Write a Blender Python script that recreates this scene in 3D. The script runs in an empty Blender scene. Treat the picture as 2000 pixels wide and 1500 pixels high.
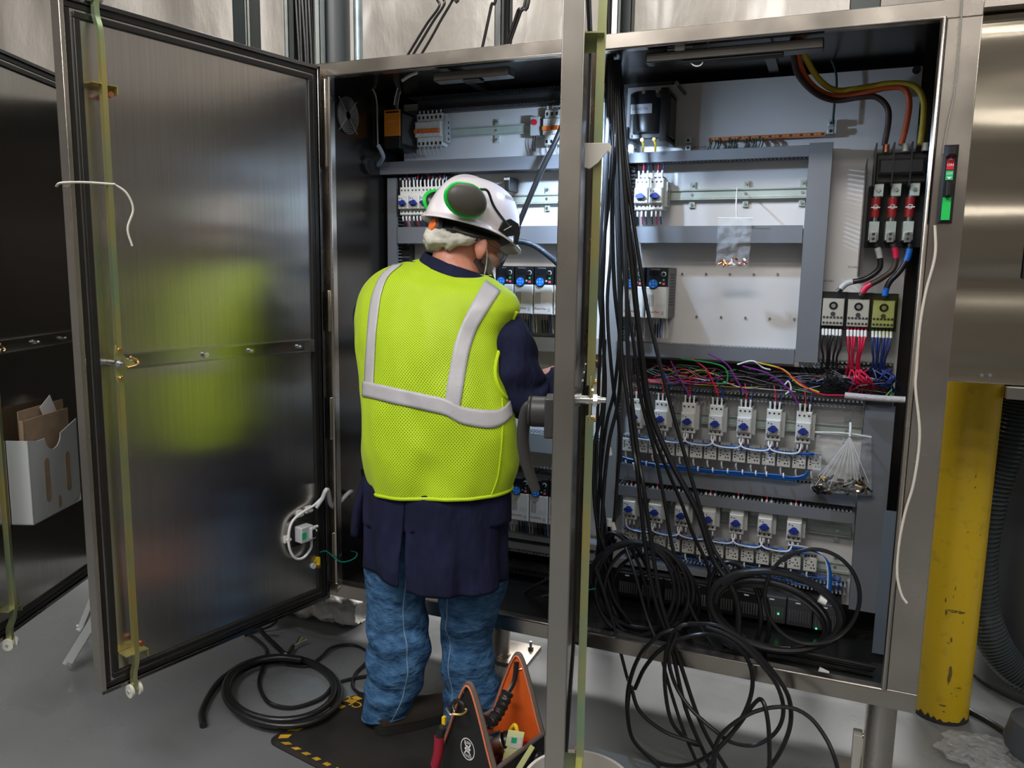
import bpy, bmesh, math, random
from mathutils import Vector, Matrix, noise
from mathutils.bvhtree import BVHTree
random.seed(7)
V = Vector
S = bpy.context.scene
COL = S.collection
# ------------------------------------------------------------------ camera
CQ = (1.588160470185442, -2.250909365661065, 1.4946126295725766, -0.3877083397415169, 0.143989010932104, 0.015886219228609496)
FPX = 1519.0
cy_, sy_, cp_, sp_ = math.cos(CQ[3]), math.sin(CQ[3]), math.cos(CQ[4]), math.sin(CQ[4])
FWD = V((sy_*cp_, cy_*cp_, -sp_))
_r = V((cy_, -sy_, 0)); _u = _r.cross(FWD)
_c, _s = math.cos(CQ[5]), math.sin(CQ[5])
RGT = _c*_r + _s*_u; UPV = -_s*_r + _c*_u
EYE = V(CQ[:3])
cam_d = bpy.data.cameras.new('camera'); cam = bpy.data.objects.new('camera', cam_d); COL.objects.link(cam)
cam.matrix_world = Matrix(((RGT.x, UPV.x, -FWD.x, EYE.x), (RGT.y, UPV.y, -FWD.y, EYE.y), (RGT.z, UPV.z, -FWD.z, EYE.z), (0, 0, 0, 1)))
cam_d.sensor_width = 36; cam_d.lens = FPX/2000*36; cam_d.clip_start = .05
S.camera = cam
def ray(px, py): return FWD + RGT*((px-1000)/FPX) - UPV*((py-750)/FPX)
def at(px, py, x=None, y=None, z=None):
    """the place in the room seen at a photo pixel, on the plane x=, y= or z="""
    d = ray(px, py)
    if x is not None: t = (x-EYE.x)/d.x
    elif y is not None: t = (y-EYE.y)/d.y
    else: t = (z-EYE.z)/d.z
    return EYE + d*t
# ------------------------------------------------------------------ world, lights, exposure
W = bpy.data.worlds.new('world'); S.world = W; W.use_nodes = True
W.node_tree.nodes['Background'].inputs[0].default_value = (.55, .6, .68, 1)
W.node_tree.nodes['Background'].inputs[1].default_value = .05
S.view_settings.view_transform = 'Standard'; S.view_settings.look = 'None'
S.view_settings.gamma = 1; S.view_settings.use_curve_mapping = False
S.view_settings.exposure = 0.18
def area(name, loc, tgt, sx, sy, power, col=(1, 1, 1), spread=180):
    l = bpy.data.lights.new(name, 'AREA'); l.shape = 'RECTANGLE'; l.size = sx; l.size_y = sy
    l.energy = power; l.color = col; l.spread = math.radians(spread)
    o = bpy.data.objects.new(name, l); COL.objects.link(o); o.location = loc
    o.rotation_euler = (V(tgt)-V(loc)).to_track_quat('-Z', 'Y').to_euler()
    return o
area('ceiling_lamp_front', (.3, -2.9, 4.1), (.6, -.2, 1.2), 2.6, .30, 98, (1, .97, .93))
area('ceiling_lamp_right', (3.4, -2.4, 4.3), (2.0, -.3, .6), 2.6, .25, 36, (1, .93, .84))
for k_, (x_, y_, p_) in enumerate(((-2.6, -2.6, 22), (.4, -4.3, 40), (3.6, -4.3, 22), (-2.8, -4.4, 26), (.2, -5.8, 26), (3.4, -5.8, 16), (4.6, -.8, 14))):
    area('ceiling_lamp_row', (x_, y_, 4.35), (x_, y_, 0), 2.4, .16, p_, (1, .96, .9))
area('ceiling_lamp_back_aisle', (.2, 1.05, 4.6), (.2, 1.2, 0), 3.2, .3, 75, (.99, .97, .95))
for x_ in (-1.5, 2.2): area('ceiling_lamp_far_aisle', (x_, 5.0, 4.5), (x_*.5, 1.5, 0), 2.6, .4, 190, (1, .97, .94))
area('unseen_work_lamp', (.885, .066, 1.93), (.93, .48, 1.30), .05, .05, 17.0, (.55, .74, 1))  # added unseen work lamp behind the mullion, throws cool light into both bays
# ------------------------------------------------------------------ materials
MC = {}
def mat(name, col=(.8, .8, .8), rough=.5, metal=0., **k):
    """k: noise=(scale,amount) mottles the colour, stretch=(x,y,z), bump=(scale,dist), alpha, trans, emit, coat, aniso"""
    if name in MC: return MC[name]
    m = bpy.data.materials.new(name); m.use_nodes = True; nt = m.node_tree; N = nt.nodes; L = nt.links
    b = N['Principled BSDF']; MC[name] = m
    b.inputs['Base Color'].default_value = (*col, 1); b.inputs['Roughness'].default_value = rough; b.inputs['Metallic'].default_value = metal
    tc = N.new('ShaderNodeTexCoord'); mp = N.new('ShaderNodeMapping'); L.new(tc.outputs['Object'], mp.inputs[0])
    mp.inputs['Scale'].default_value = k.get('stretch', (1, 1, 1))
    def nz(scale, det=4):
        n = N.new('ShaderNodeTexNoise'); n.inputs['Scale'].default_value = scale; n.inputs['Detail'].default_value = det
        L.new(mp.outputs[0], n.inputs['Vector']); return n
    if 'noise' in k:
        sc, am = k['noise'][:2]; c2 = k['noise'][2] if len(k['noise']) > 2 else tuple(c*(1-am) for c in col)
        n = nz(sc); r = N.new('ShaderNodeValToRGB'); L.new(n.outputs['Fac'], r.inputs[0])
        lo, hi = k.get('band', (.35, .65))
        r.color_ramp.elements[0].position = lo; r.color_ramp.elements[1].position = hi
        r.color_ramp.elements[0].color = (*c2, 1); r.color_ramp.elements[1].color = (*col, 1)
        L.new(r.outputs[0], b.inputs['Base Color'])
    if 'rnoise' in k:
        n = nz(k['rnoise'][0]); r = N.new('ShaderNodeMapRange'); L.new(n.outputs['Fac'], r.inputs[0])
        r.inputs[1].default_value = .3; r.inputs[2].default_value = .7
        r.inputs[3].default_value = k['rnoise'][1]; r.inputs[4].default_value = k['rnoise'][2]; L.new(r.outputs[0], b.inputs['Roughness'])
    if 'bump' in k:
        n = nz(k['bump'][0], k.get('bdet', 6)); bp = N.new('ShaderNodeBump'); bp.inputs['Distance'].default_value = k['bump'][1]; bp.inputs['Strength'].default_value = 1
        L.new(n.outputs['Fac'], bp.inputs['Height']); L.new(bp.outputs[0], b.inputs['Normal'])
    if 'trans' in k: b.inputs['Transmission Weight'].default_value = k['trans']; b.inputs['IOR'].default_value = k.get('ior', 1.45)
    if 'alpha' in k: b.inputs['Alpha'].default_value = k['alpha']
    if 'coat' in k: b.inputs['Coat Weight'].default_value = k['coat']; b.inputs['Coat Roughness'].default_value = .15
    if 'sheen' in k: b.inputs['Sheen Weight'].default_value = k['sheen']
    if 'spec' in k: b.inputs['Specular IOR Level'].default_value = k['spec']
    if 'emit' in k: b.inputs['Emission Color'].default_value = (*col, 1); b.inputs['Emission Strength'].default_value = k['emit']
    if 'aniso' in k:
        b.inputs['Anisotropic'].default_value = k['aniso']; b.inputs['Anisotropic Rotation'].default_value = k.get('arot', 0)
        t = N.new('ShaderNodeTangent'); t.direction_type = 'RADIAL'; t.axis = 'Z'; L.new(t.outputs[0], b.inputs['Tangent'])
    return m
STEEL = mat('brushed_steel', (.60, .56, .505), .27, 1, noise=(3, .12), rnoise=(5, .2, .32), bump=(2, .015), bdet=.5)
STEELH = mat('brushed_steel_frame', (.60, .545, .485), .26, 1, noise=(5, .15), rnoise=(6, .18, .30), bump=(2.5, .02), bdet=.5)
DOORIN = mat('brushed_door_skin', (.60, .575, .54), .24, 1, noise=(160, .10), stretch=(1, 1, .02), aniso=.8, arot=.0, bump=(1.1, .004))
DARKST = mat('dark_polished_steel', (.20, .205, .215), .2, 1, noise=(2, .3), bump=(2, .004))
DKPAINT = mat('dark_cabinet_paint', (.035, .037, .04), .35, .3)
GASKET = mat('black_gasket', (.012, .011, .011), .45, noise=(30, .3))
PLATE = mat('mounting_plate_white', (.76, .745, .74), .33, .1, noise=(2.2, .10), bump=(60, .0002))
ZINC = mat('zinc_rail', (.60, .68, .63), .3, .3, noise=(9, .2))
ZBRIGHT = mat('bright_zinc', (.75, .76, .76), .25, 1)
CHROM = mat('yellow_chromate_steel', (.70, .60, .22), .28, .85, noise=(4, 0, (.40, .56, .36)), stretch=(1, 1, 1.2))
DUCT = mat('grey_duct_plastic', (.155, .165, .185), .5, noise=(4, .08))
DUCTL = mat('light_grey_duct_plastic', (.30, .315, .33), .5)
DUCTD = mat('dark_duct_plastic', (.055, .057, .06), .5)
BLK = mat('black_plastic', (.012, .012, .013), .35)
BLKM = mat('black_matte', (.02, .02, .02), .75)
CABLE = mat('black_cable_jacket', (.012, .012, .013), .32, bump=(30, .0006))
WHITEP = mat('white_device_plastic', (.66, .66, .63), .45)
GREYP = mat('grey_device_plastic', (.42, .43, .42), .5)
CREAM = mat('drive_cover_plastic', (.62, .61, .57), .5)
BLUEK = mat('blue_knob_plastic', (.012, .03, .22), .4)
BLUEP = mat('blue_pad_plastic', (.015, .19, .75), .4)
GREEN = mat('green_plastic', (.01, .45, .16), .4)
RED = mat('red_plastic', (.55, .012, .03), .4)
PINK = mat('pink_key_plastic', (.80, .10, .16), .4)
ORNG = mat('orange_plastic', (.75, .17, .02), .45)
ORNGD = mat('amber_plastic', (.80, .27, .03), .45)
COPPER = mat('copper_bar_metal', (.72, .28, .14), .35, 1)
BRASS = mat('brass_metal', (.75, .5, .2), .3, 1)
WBLUE = mat('blue_wire', (.01, .12, .50), .4); WWHITE = mat('white_wire', (.72, .74, .78), .45)
WRED = mat('red_wire', (.60, .01, .06), .4); WNAVY = mat('navy_wire', (.012, .03, .16), .4)
WPURP = mat('purple_wire', (.20, .02, .26), .4); WYEL = mat('yellow_wire', (.62, .45, .04), .4)
WGRN = mat('green_wire', (.02, .28, .06), .4); WTEAL = mat('teal_wire', (.0, .22, .16), .4)
LABELW = mat('white_label', (.80, .80, .80), .5); PAPER = mat('white_paper', (.7, .7, .7), .7)
INK = mat('dark_ink', (.03, .03, .04), .6)
# ------------------------------------------------------------------ mesh builder
WM = {}
def cat_pts(P, n=6, closed=False):
    P = [V(p) for p in P]; out = []
    m = len(P)
    if m < 3: return P
    rng = m if closed else m-1
    for i in range(rng):
        a = P[(i-1) % m] if closed or i > 0 else P[0]*2-P[1]
        b = P[i]; c = P[(i+1) % m]
        d = P[(i+2) % m] if closed or i+2 < m else P[-1]*2-P[-2]
        for j in range(n):
            t = j/n
            out.append(.5*((2*b)+(c-a)*t+(2*a-5*b+4*c-d)*t*t+(3*b-a-3*c+d)*t**3))
    if not closed: out.append(P[-1])
    return out
class MB:
    def __init__(s): s.v = []; s.f = []; s.m = []; s.mats = []; s.M = Matrix.Identity(4)
    def mi(s, m):
        if m not in s.mats: s.mats.append(m)
        return s.mats.index(m)
    def add(s, vs, fs, m):
        o = len(s.v); i = s.mi(m); s.v += [s.M @ V(p) for p in vs]
        s.f += [tuple(o+k for k in f) for f in fs]; s.m += [i]*len(fs); return s
    def box(s, x0, x1, y0, y1, z0, z1, m, R=None):
        vs = [V((x, y, z)) for z in (z0, z1) for y in (y0, y1) for x in (x0, x1)]
        if R is not None:
            c = V(((x0+x1)/2, (y0+y1)/2, (z0+z1)/2)); vs = [c+R@(p-c) for p in vs]
        return s.add(vs, [(0, 2, 3, 1), (4, 5, 7, 6), (0, 1, 5, 4), (2, 6, 7, 3), (0, 4, 6, 2), (1, 3, 7, 5)], m)
    def rbox(s, x0, x1, y0, y1, z0, z1, m, b=.002):
        """box with chamfered front (-y) edges and vertical sides"""
        P = []
        for y, k in ((y1, 0), (y0+b, 0), (y0, b)):
            P += [(x0+k, y, z0+k), (x1-k, y, z0+k), (x1-k, y, z1-k), (x0+k, y, z1-k)]
        fs = [(3, 2, 1, 0), (8, 9, 10, 11)]
        for L in (0, 4):
            for i in range(4): fs.append((L+i, L+(i+1) % 4, L+4+(i+1) % 4, L+4+i))
        fs = [tuple(reversed(f)) for f in fs]
        return s.add(P, [tuple(reversed(f)) for f in fs], m)
    def cyl(s, p0, p1, r, m, n=16, r2=None, cap=True):
        p0, p1 = V(p0), V(p1); d = (p1-p0); q = d.to_track_quat('Z', 'Y'); r2 = r if r2 is None else r2
        vs = [];
        for p, rr in ((p0, r), (p1, r2)):
            for i in range(n):
                a = 2*math.pi*i/n; vs.append(p+q@V((rr*math.cos(a), rr*math.sin(a), 0)))
        fs = [(i, (i+1) % n, n+(i+1) % n, n+i) for i in range(n)]
        if cap: fs += [tuple(reversed(range(n))), tuple(range(n, 2*n))]
        return s.add(vs, fs, m)
    def tube(s, P, r, m, n=8, closed=False, k=6, smooth=True, flat=None):
        P = cat_pts(P, k, closed) if smooth else [V(p) for p in P]
        vs = []; fs = []; L = len(P); up = None
        for i, p in enumerate(P):
            a = P[(i-1) % L] if closed or i > 0 else p; b = P[(i+1) % L] if closed or i < L-1 else p
            t = (b-a)
            if t.length < 1e-9: t = V((0, 0, 1))
            t.normalize()
            if up is None: up = t.orthogonal().normalized()
            up = (up-t*up.dot(t));
            up = up.normalized() if up.length > 1e-6 else t.orthogonal().normalized()
            w = t.cross(up); rr = r(i/(L-1)) if callable(r) else r
            for j in range(n):
                g = 2*math.pi*j/n; vs.append(p+up*(rr*math.cos(g))+w*(rr*math.sin(g)*(flat or 1)))
        R = L if closed else L-1
        for i in range(R):
            for j in range(n): fs.append((i*n+j, i*n+(j+1) % n, ((i+1) % L)*n+(j+1) % n, ((i+1) % L)*n+j))
        if not closed: fs += [tuple(reversed(range(n))), tuple((L-1)*n+j for j in range(n))]
        return s.add(vs, fs, m)
    def lathe(s, prof, c, m, n=28, axis=None, sx=1, sy=1):
        q = V(axis).to_track_quat('Z', 'Y') if axis else None; c = V(c); vs = []
        for r, z in prof:
            for i in range(n):
                a = 2*math.pi*i/n; p = V((r*math.cos(a)*sx, r*math.sin(a)*sy, z)); vs.append(c+(q@p if q else p))
        L = len(prof); fs = []
        for k in range(L-1):
            for i in range(n): fs.append((k*n+i, k*n+(i+1) % n, (k+1)*n+(i+1) % n, (k+1)*n+i))
        if prof[0][0] > 1e-5: fs.append(tuple(reversed(range(n))))
        if prof[-1][0] > 1e-5: fs.append(tuple((L-1)*n+i for i in range(n)))
        return s.add(vs, fs, m)
    def ell(s, c, rx, ry, rz, m, R=None, nu=20, nv=12):
        vs = []; c = V(c)
        for j in range(nv+1):
            f = math.pi*j/nv
            for i in range(nu):
                a = 2*math.pi*i/nu; p = V((rx*math.sin(f)*math.cos(a), ry*math.sin(f)*math.sin(a), -rz*math.cos(f)))
                vs.append(c+(R@p if R is not None else p))
        fs = [(j*nu+i, j*nu+(i+1) % nu, (j+1)*nu+(i+1) % nu, (j+1)*nu+i) for j in range(nv) for i in range(nu)]
        return s.add(vs, fs, m)
    def prism(s, poly, d, m, o=(0, 0, 0), ax=(1, 0, 0), ay=(0, 0, 1)):
        """2D outline poly in the plane (o; ax, ay), extruded by the vector d"""
        o, ax, ay, d = V(o), V(ax), V(ay), V(d); n = len(poly)
        vs = [o+ax*a+ay*b for a, b in poly]; vs += [p+d for p in vs]
        fs = [tuple(range(n)), tuple(reversed(range(n, 2*n)))]+[(i, n+i, n+(i+1) % n, (i+1) % n) for i in range(n)]
        return s.add(vs, fs, m)
    def text(s, body, o, ax, ay, size, m, bold=0):
        vs, fs = text_mesh(body, bold); o, ax, ay = V(o), V(ax), V(ay)
        return s.add([o+ax*(p[0]*size)+ay*(p[1]*size) for p in vs], fs, m)
    def build(s, name, parent=None, bevel=0, smooth=True, sub=0, label=None, solid=0, ang=.7, nofix=False):
        me = bpy.data.meshes.new(name); o = bpy.data.objects.new(name, me); COL.objects.link(o)
        if parent is not None:
            o.parent = parent; inv = WM[parent.name].inverted(); loc = Matrix.Identity(4)
            vs = [inv@p for p in s.v]; WM[o.name] = WM[parent.name].copy()
        else:
            mn = [min(p[i] for p in s.v) for i in range(3)]; mx = [max(p[i] for p in s.v) for i in range(3)]
            c = V(((mn[0]+mx[0])/2, (mn[1]+mx[1])/2, mn[2])); o.location = c; vs = [p-c for p in s.v]; WM[o.name] = Matrix.Translation(c)
        me.from_pydata([tuple(p) for p in vs], [], s.f)
        for m in s.mats: me.materials.append(m)
        for p, i in zip(me.polygons, s.m): p.material_index = i
        if not nofix:
            bm = bmesh.new(); bm.from_mesh(me); bmesh.ops.recalc_face_normals(bm, faces=bm.faces); bm.to_mesh(me); bm.free()
        if smooth: me.shade_smooth(); me.set_sharp_from_angle(angle=ang)
        if solid: md = o.modifiers.new('thick', 'SOLIDIFY'); md.thickness = solid; md.offset = 0
        if bevel: md = o.modifiers.new('bevel', 'BEVEL'); md.width = bevel; md.segments = 2; md.limit_method = 'ANGLE'
        if sub: md = o.modifiers.new('sub', 'SUBSURF'); md.levels = sub; md.render_levels = sub
        if label: o['label'] = label
        return o
TXC = {}
def text_mesh(body, bold=0):
    key = (body, bold)
    if key in TXC: return TXC[key]
    c = bpy.data.curves.new('t', 'FONT'); c.body = body; c.align_x = 'CENTER'; c.align_y = 'CENTER'; c.offset = bold; c.resolution_u = 2
    o = bpy.data.objects.new('t', c); COL.objects.link(o)
    bpy.context.view_layer.update()
    me = o.evaluated_get(bpy.context.evaluated_depsgraph_get()).to_mesh()
    r = ([tuple(v.co) for v in me.vertices], [tuple(p.vertices) for p in me.polygons])
    bpy.data.objects.remove(o); bpy.data.curves.remove(c); TXC[key] = r
    return r
def tag(o, label, cat, group=None, kind=None):
    o['label'] = label; o['category'] = cat
    if group: o['group'] = group
    if kind: o['kind'] = kind
    return o
def T(name, label, cat, loc=(0, 0, 0), group=None, M=None):
    o = bpy.data.objects.new(name, None); COL.objects.link(o); o.empty_display_size = .05
    m = M if M is not None else Matrix.Translation(V(loc)); o.matrix_world = m; WM[o.name] = m.copy()
    return tag(o, label, cat, group)
def one(mb, name, label, cat, group=None, kind=None, **k):
    return tag(mb.build(name, None, **k), label, cat, group, kind)
def struct(mb, name, **k):
    o = mb.build(name, None, **k); o['kind'] = 'structure'; return o
KIDS = {}
def copy_tree(o, loc, label, rotz=None, parent=None):
    c = o.copy(); COL.objects.link(c); c.parent = parent
    if loc is not None: c.location = loc
    if label: c['label'] = label
    if rotz is not None: c.rotation_euler.z = rotz
    for ch in [x for x in bpy.data.objects if x.parent == o]: copy_tree(ch, None, None, None, c)
    return c
def place(root, loc, label): root.location = loc; root['label'] = label; return root
ORD = ['leftmost', 'second', 'third', 'fourth', 'fifth', 'sixth', 'seventh', 'eighth', 'ninth', 'tenth', 'eleventh', 'twelfth', 'thirteenth', 'fourteenth', 'fifteenth']
ORD3 = ['first']+ORD[1:]
def rotz(a): return Matrix.Rotation(a, 4, 'Z')
# ================================================================== THE SETTING
FLOOR = mat('epoxy_floor', (.175, .187, .195), .3, noise=(1.3, .22), rnoise=(3, .2, .42), bump=(220, .0003), spec=.5)
m = MB(); m.box(-5, 6, -6.5, 7.4, -.1, 0, FLOOR); struct(m, 'floor')
SHEET = mat('white_plastic_sheet_wall', (.66, .61, .55), .36, noise=(1.1, .12), stretch=(1.3, 1, .45), bump=(2.6, .05), coat=.35)
m = MB(); m.box(-5, 6, 7.3, 7.4, 0, 5, mat('wall_panel_grey', (.45, .46, .47), .5)); struct(m, 'wall_back')
WALLM = mat('workshop_wall', (.32, .31, .30), .7, noise=(1, .3))
m = MB(); m.box(-5, 6, -6.6, -6.5, 0, 5, WALLM); struct(m, 'wall_front')
m = MB(); m.box(-5.1, -5, -6.5, 7.4, 0, 5, WALLM); struct(m, 'wall_left')
m = MB(); m.box(6, 6.1, -6.5, 7.4, 0, 5, WALLM); struct(m, 'wall_right')
m = MB(); m.box(-5, 6, -6.5, 7.4, 5, 5.1, mat('ceiling_deck', (.22, .22, .22), .8)); struct(m, 'ceiling')
# hanging sheet behind the cabinets (a real, wavy curtain)
m = MB(); nu, nv = 150, 24; vs = []; fs = []
for j in range(nv+1):
    for i in range(nu+1):
        x = -4.6+9.4*i/nu; z = 1.2+3.2*j/nv
        w = .055*math.sin(x*7.3+1.1*math.sin(z*1.7))+.035*noise.noise(V((x*3.1, z*.9, 2)))+.025*noise.noise(V((x*8, z*2.2, 5)))
        vs.append((x, 1.45+w, z))
fs = [(j*(nu+1)+i, j*(nu+1)+i+1, (j+1)*(nu+1)+i+1, (j+1)*(nu+1)+i) for j in range(nv) for i in range(nu)]
m.add(vs, fs, SHEET)
one(m, 'plastic_curtain', 'white wrinkled plastic sheeting hanging behind the top of the cabinets', 'sheet', solid=.002)
# posts, struts and conduits standing behind the cabinet: x from the photo, on y
def vx(px, py, y): return at(px, py, y=y).x
TEAL = mat('dark_painted_post', (.035, .05, .05), .4, noise=(3, .3)); STRUTM = mat('galvanised_strut', (.60, .66, .66), .35, .8, noise=(8, .2))
CONDM = mat('grey_conduit', (.07, .082, .09), .4); CONDL = mat('galvanised_conduit', (.34, .42, .46), .35, .7, noise=(12, .3))
def vbar(px0, px1, py, y, name, label, cat, mt, rnd=False, z0=0., z1=4.3, dep=None, group=None):
    a, b = vx(px0, py, y), vx(px1, py, y); mm = MB(); w = b-a
    if rnd: mm.cyl(((a+b)/2, y, z0), ((a+b)/2, y, z1), w/2, mt, 24)
    else:
        d = dep or w
        mm.box(a, b, y-d/2, y-d/2+.003, z0, z1, mt); mm.box(a, a+.003, y-d/2, y+d/2, z0, z1, mt); mm.box(b-.003, b, y-d/2, y+d/2, z0, z1, mt); mm.box(a, b, y+d/2-.003, y+d/2, z0, z1, mt)
    return one(mm, name, label, cat, group)
vbar(468, 497, 60, .80, 'steel_post', 'dark green post behind the cabinets, leftmost beside the open door top', 'post', TEAL, z1=4.0)
vbar(481, 486, 60, .76, 'strut_channel', 'thin pale strut running up the dark green post', 'strut', STRUTM, dep=.02)
vbar(561, 569, 60, .70, 'strut_channel', 'pale strut left of the black cable bundle behind the cabinet', 'strut', STRUTM, dep=.04)
vbar(568, 611, 60, .78, 'cable_tray', 'black vertical cable tray behind the hanging cables', 'tray', BLKM, dep=.02)
vbar(620, 630, 60, .70, 'strut_channel', 'pale strut between the black cable bundle and the wide grey pipe', 'strut', STRUTM, dep=.04)
vbar(631, 679, 60, .80, 'grey_pipe', 'wide dark grey pipe rising behind the left cabinet', 'pipe', CONDM, True)
vbar(692, 707, 60, .80, 'conduit', 'slim galvanised conduit right of the wide grey pipe', 'conduit', CONDL, True)
vbar(969, 982, 30, .72, 'strut_channel', 'dark strut beside the diagonal black cables above the cabinet', 'strut', mat('dull_strut', (.16, .17, .17), .45, .6), dep=.03)
vbar(983, 998, 30, .78, 'steel_post', 'dark green post right of the diagonal black cables', 'post', TEAL)
vbar(1116, 1127, 30, .74, 'strut_channel', 'pale strut just left of the right door top', 'strut', STRUTM, dep=.04)
vbar(1197, 1210, 20, .70, 'strut_channel', 'pale strut right of the right door top, above the cabinet', 'strut', STRUTM, dep=.04)
vbar(1211, 1237, 20, .80, 'steel_post', 'dark post above the cabinet right of the right door', 'post', TEAL)
vbar(1660, 1720, 5, .9, 'steel_post', 'dark post above the right end of the cabinet', 'post', TEAL)
def vcables(px0, px1, n, y, grp, lab):
    for i in range(n):
        x = vx(px0+(px1-px0)*i/(n-1), 60, y); j = random.uniform(-.008, .008)
        mm = MB(); mm.tube([(x+j, y, 1.0), (x-j, y+.01, 2.2), (x+j, y-.01, 3.0), (x-j, y, 4.2)], .009, CABLE, 8)
        one(mm, 'black_cable', lab, 'cable', grp)
vcables(575, 606, 6, .745, 'cables rising behind the left bay', 'black cable in the bundle rising behind the left bay')
vcables(1172, 1192, 4, .70, 'cables rising behind the right door top', 'black cable in the bundle rising right of the right door top')
for P, l in (([(780, 135), (812, 82), (835, 45), (858, 12), (853, -8), (870, -60), (900, -500)], 'lowest'), ([(791, 133), (823, 80), (846, 42), (868, 8), (864, -10), (880, -60), (910, -500)], 'middle'), ([(808, 131), (840, 78), (862, 38), (884, 0), (900, -40), (930, -500)], 'upper')):
    mm = MB(); mm.tube([at(px, py, y=.62+.0*i) for i, (px, py) in enumerate(P)], .005, CABLE, 8)
    one(mm, 'black_cable', f'thin black cable bending diagonally above the left bay, {l} of three', 'cable')
for P, l in (([(936, 120), (948, 66), (960, 10), (972, -40), (1000, -500)], 'left of the dark strut'), ([(978, 118), (998, 62), (1012, 20), (1030, -30), (1060, -500)], 'right of the dark post'), ([(984, 116), (1004, 60), (1019, 18), (1037, -30), (1072, -500)], 'outermost right of the dark post')):
    mm = MB(); mm.tube([at(px, py, y=.64) for px, py in P], .006, CABLE, 8)
    one(mm, 'black_cable', f'straight black cable above the cabinet, {l}', 'cable')
# ================================================================== THE CONTROL CABINET
OW, OH, ZB, ZT = 1.7906, 1.75, .37, 2.12
XL, XR, YB = -.085, 1.875, .60; MU0, MU1 = .845, .925
PY = .485     # mounting plate face
cab = T('control_cabinet', 'large stainless steel two-bay electrical control cabinet with its doors open', 'cabinet', (.9, .3, 0))
m = MB()
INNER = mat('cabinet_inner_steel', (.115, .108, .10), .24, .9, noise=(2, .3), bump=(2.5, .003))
for x0, x1 in ((XL, XL+.002), (XR-.002, XR)): m.box(x0, x1, .002, YB, .315, 2.165, STEEL)
m.box(XL, XR, YB-.002, YB, .315, 2.165, STEEL); m.box(XL, XR, .002, YB, 2.163, 2.165, STEEL); m.box(XL, XR, .002, YB, .315, .317, STEEL)
m.build('shell', cab)
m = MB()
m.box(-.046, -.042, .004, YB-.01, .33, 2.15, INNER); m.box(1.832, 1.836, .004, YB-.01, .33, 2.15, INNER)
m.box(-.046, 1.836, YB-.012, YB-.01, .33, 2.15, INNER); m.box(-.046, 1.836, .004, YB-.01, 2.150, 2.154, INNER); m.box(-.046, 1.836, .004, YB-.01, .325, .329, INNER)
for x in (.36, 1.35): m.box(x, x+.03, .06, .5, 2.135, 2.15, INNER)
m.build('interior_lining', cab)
m = MB()   # front frame: face members round both openings
m.box(XL, XR, 0, .03, ZT, 2.165, STEELH); m.box(XL, XR, 0, .03, .315, ZB, STEELH)
m.box(XL, 0, 0, .03, ZB, ZT, STEELH); m.box(OW, XR, 0, .03, ZB, ZT, STEELH); m.box(MU0, MU1, 0, .03, ZB, ZT, STEELH)
m.build('front_frame', cab, bevel=.002)
for a, b in ((0, MU0), (MU1, OW)):
    m = MB(); r = .012
    m.tube([(a, -.006, ZB), (b, -.006, ZB), (b, -.006, ZT), (a, -.006, ZT)], .008, STEELH, 8, True, smooth=False)
    m.build('opening_lip', cab)
m = MB(); m.box(.855, .915, .031, .062, 1.89, 1.97, BLK); m.build('lamp_housing', cab, bevel=.003)  # added body for the unseen work lamp, hidden behind the mullion
for i, (x, y) in enumerate(((.475, .39), (1.80, .10))):
    m = MB(); m.cyl((x, y, .012), (x, y, .315), .041, STEEL, 32); lg = m.build('leg', cab)
    m = MB(); m.box(x-.1, x+.13, y-.06, y+.12, 0, .012, STEELH)
    m.cyl((x, y, .012), (x, y, .02), .046, STEELH, 32)
    m.build('foot_plate', lg)
    for bx, by in ((x+.1, y+.08), (x-.075, y-.03)):
        m = MB(); m.cyl((bx, by, .012), (bx, by, .024), .012, ZBRIGHT, 6); m.cyl((bx, by, .02), (bx, by, .045), .006, ZBRIGHT, 10); m.build('bolt', lg)
for a, b in ((.0, .865), (.885, 1.79)):
    m = MB(); m.box(a, b, PY, PY+.004, .40, 2.125, PLATE)
    o = m.build('mounting_panel', cab)
m = MB()
for px, py, r in [(1333+k*46.5, 535, .004) for k in range(5)]+[(1361+k*47.5, 618+k*1.2, .004) for k in range(5)]+[(1790, 137, .012)]:
    c = at(px, py, y=PY); m = MB(); m.cyl((c.x, PY-.006, c.z), (c.x, PY, c.z), r, ZBRIGHT if r < .01 else BLKM, 12); m.build('panel_screw', cab)
for a, b in ((.37, .63), (1.05, 1.52)):   # ceiling lamp bars with their housings
    m = MB(); m.box(a, b, .03, .08, 2.085, 2.112, INNER); m.box(a+.1, b-.1, .036, .074, 2.079, 2.085, BLKM); m.build('lamp_housing', cab, bevel=.003)
m = MB()   # green status of flange: right side opening gasket
m.box(1.795, 1.80, -.004, .0, ZB, ZT, BLK); m.build('frame_seam', cab)
# string of hinges on the mullion and the left stile
for x, grp in ((-.008, 0), (.925, 1)):
    for z0, z1 in ((1.83, 2.11), (.9, 1.05), (.47, .56), (1.28, 1.42)):
        m = MB(); m.box(x, x+.006, -.022, -.012, z0, z1, STEELH); m.build('hinge', cab, bevel=.002)

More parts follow.
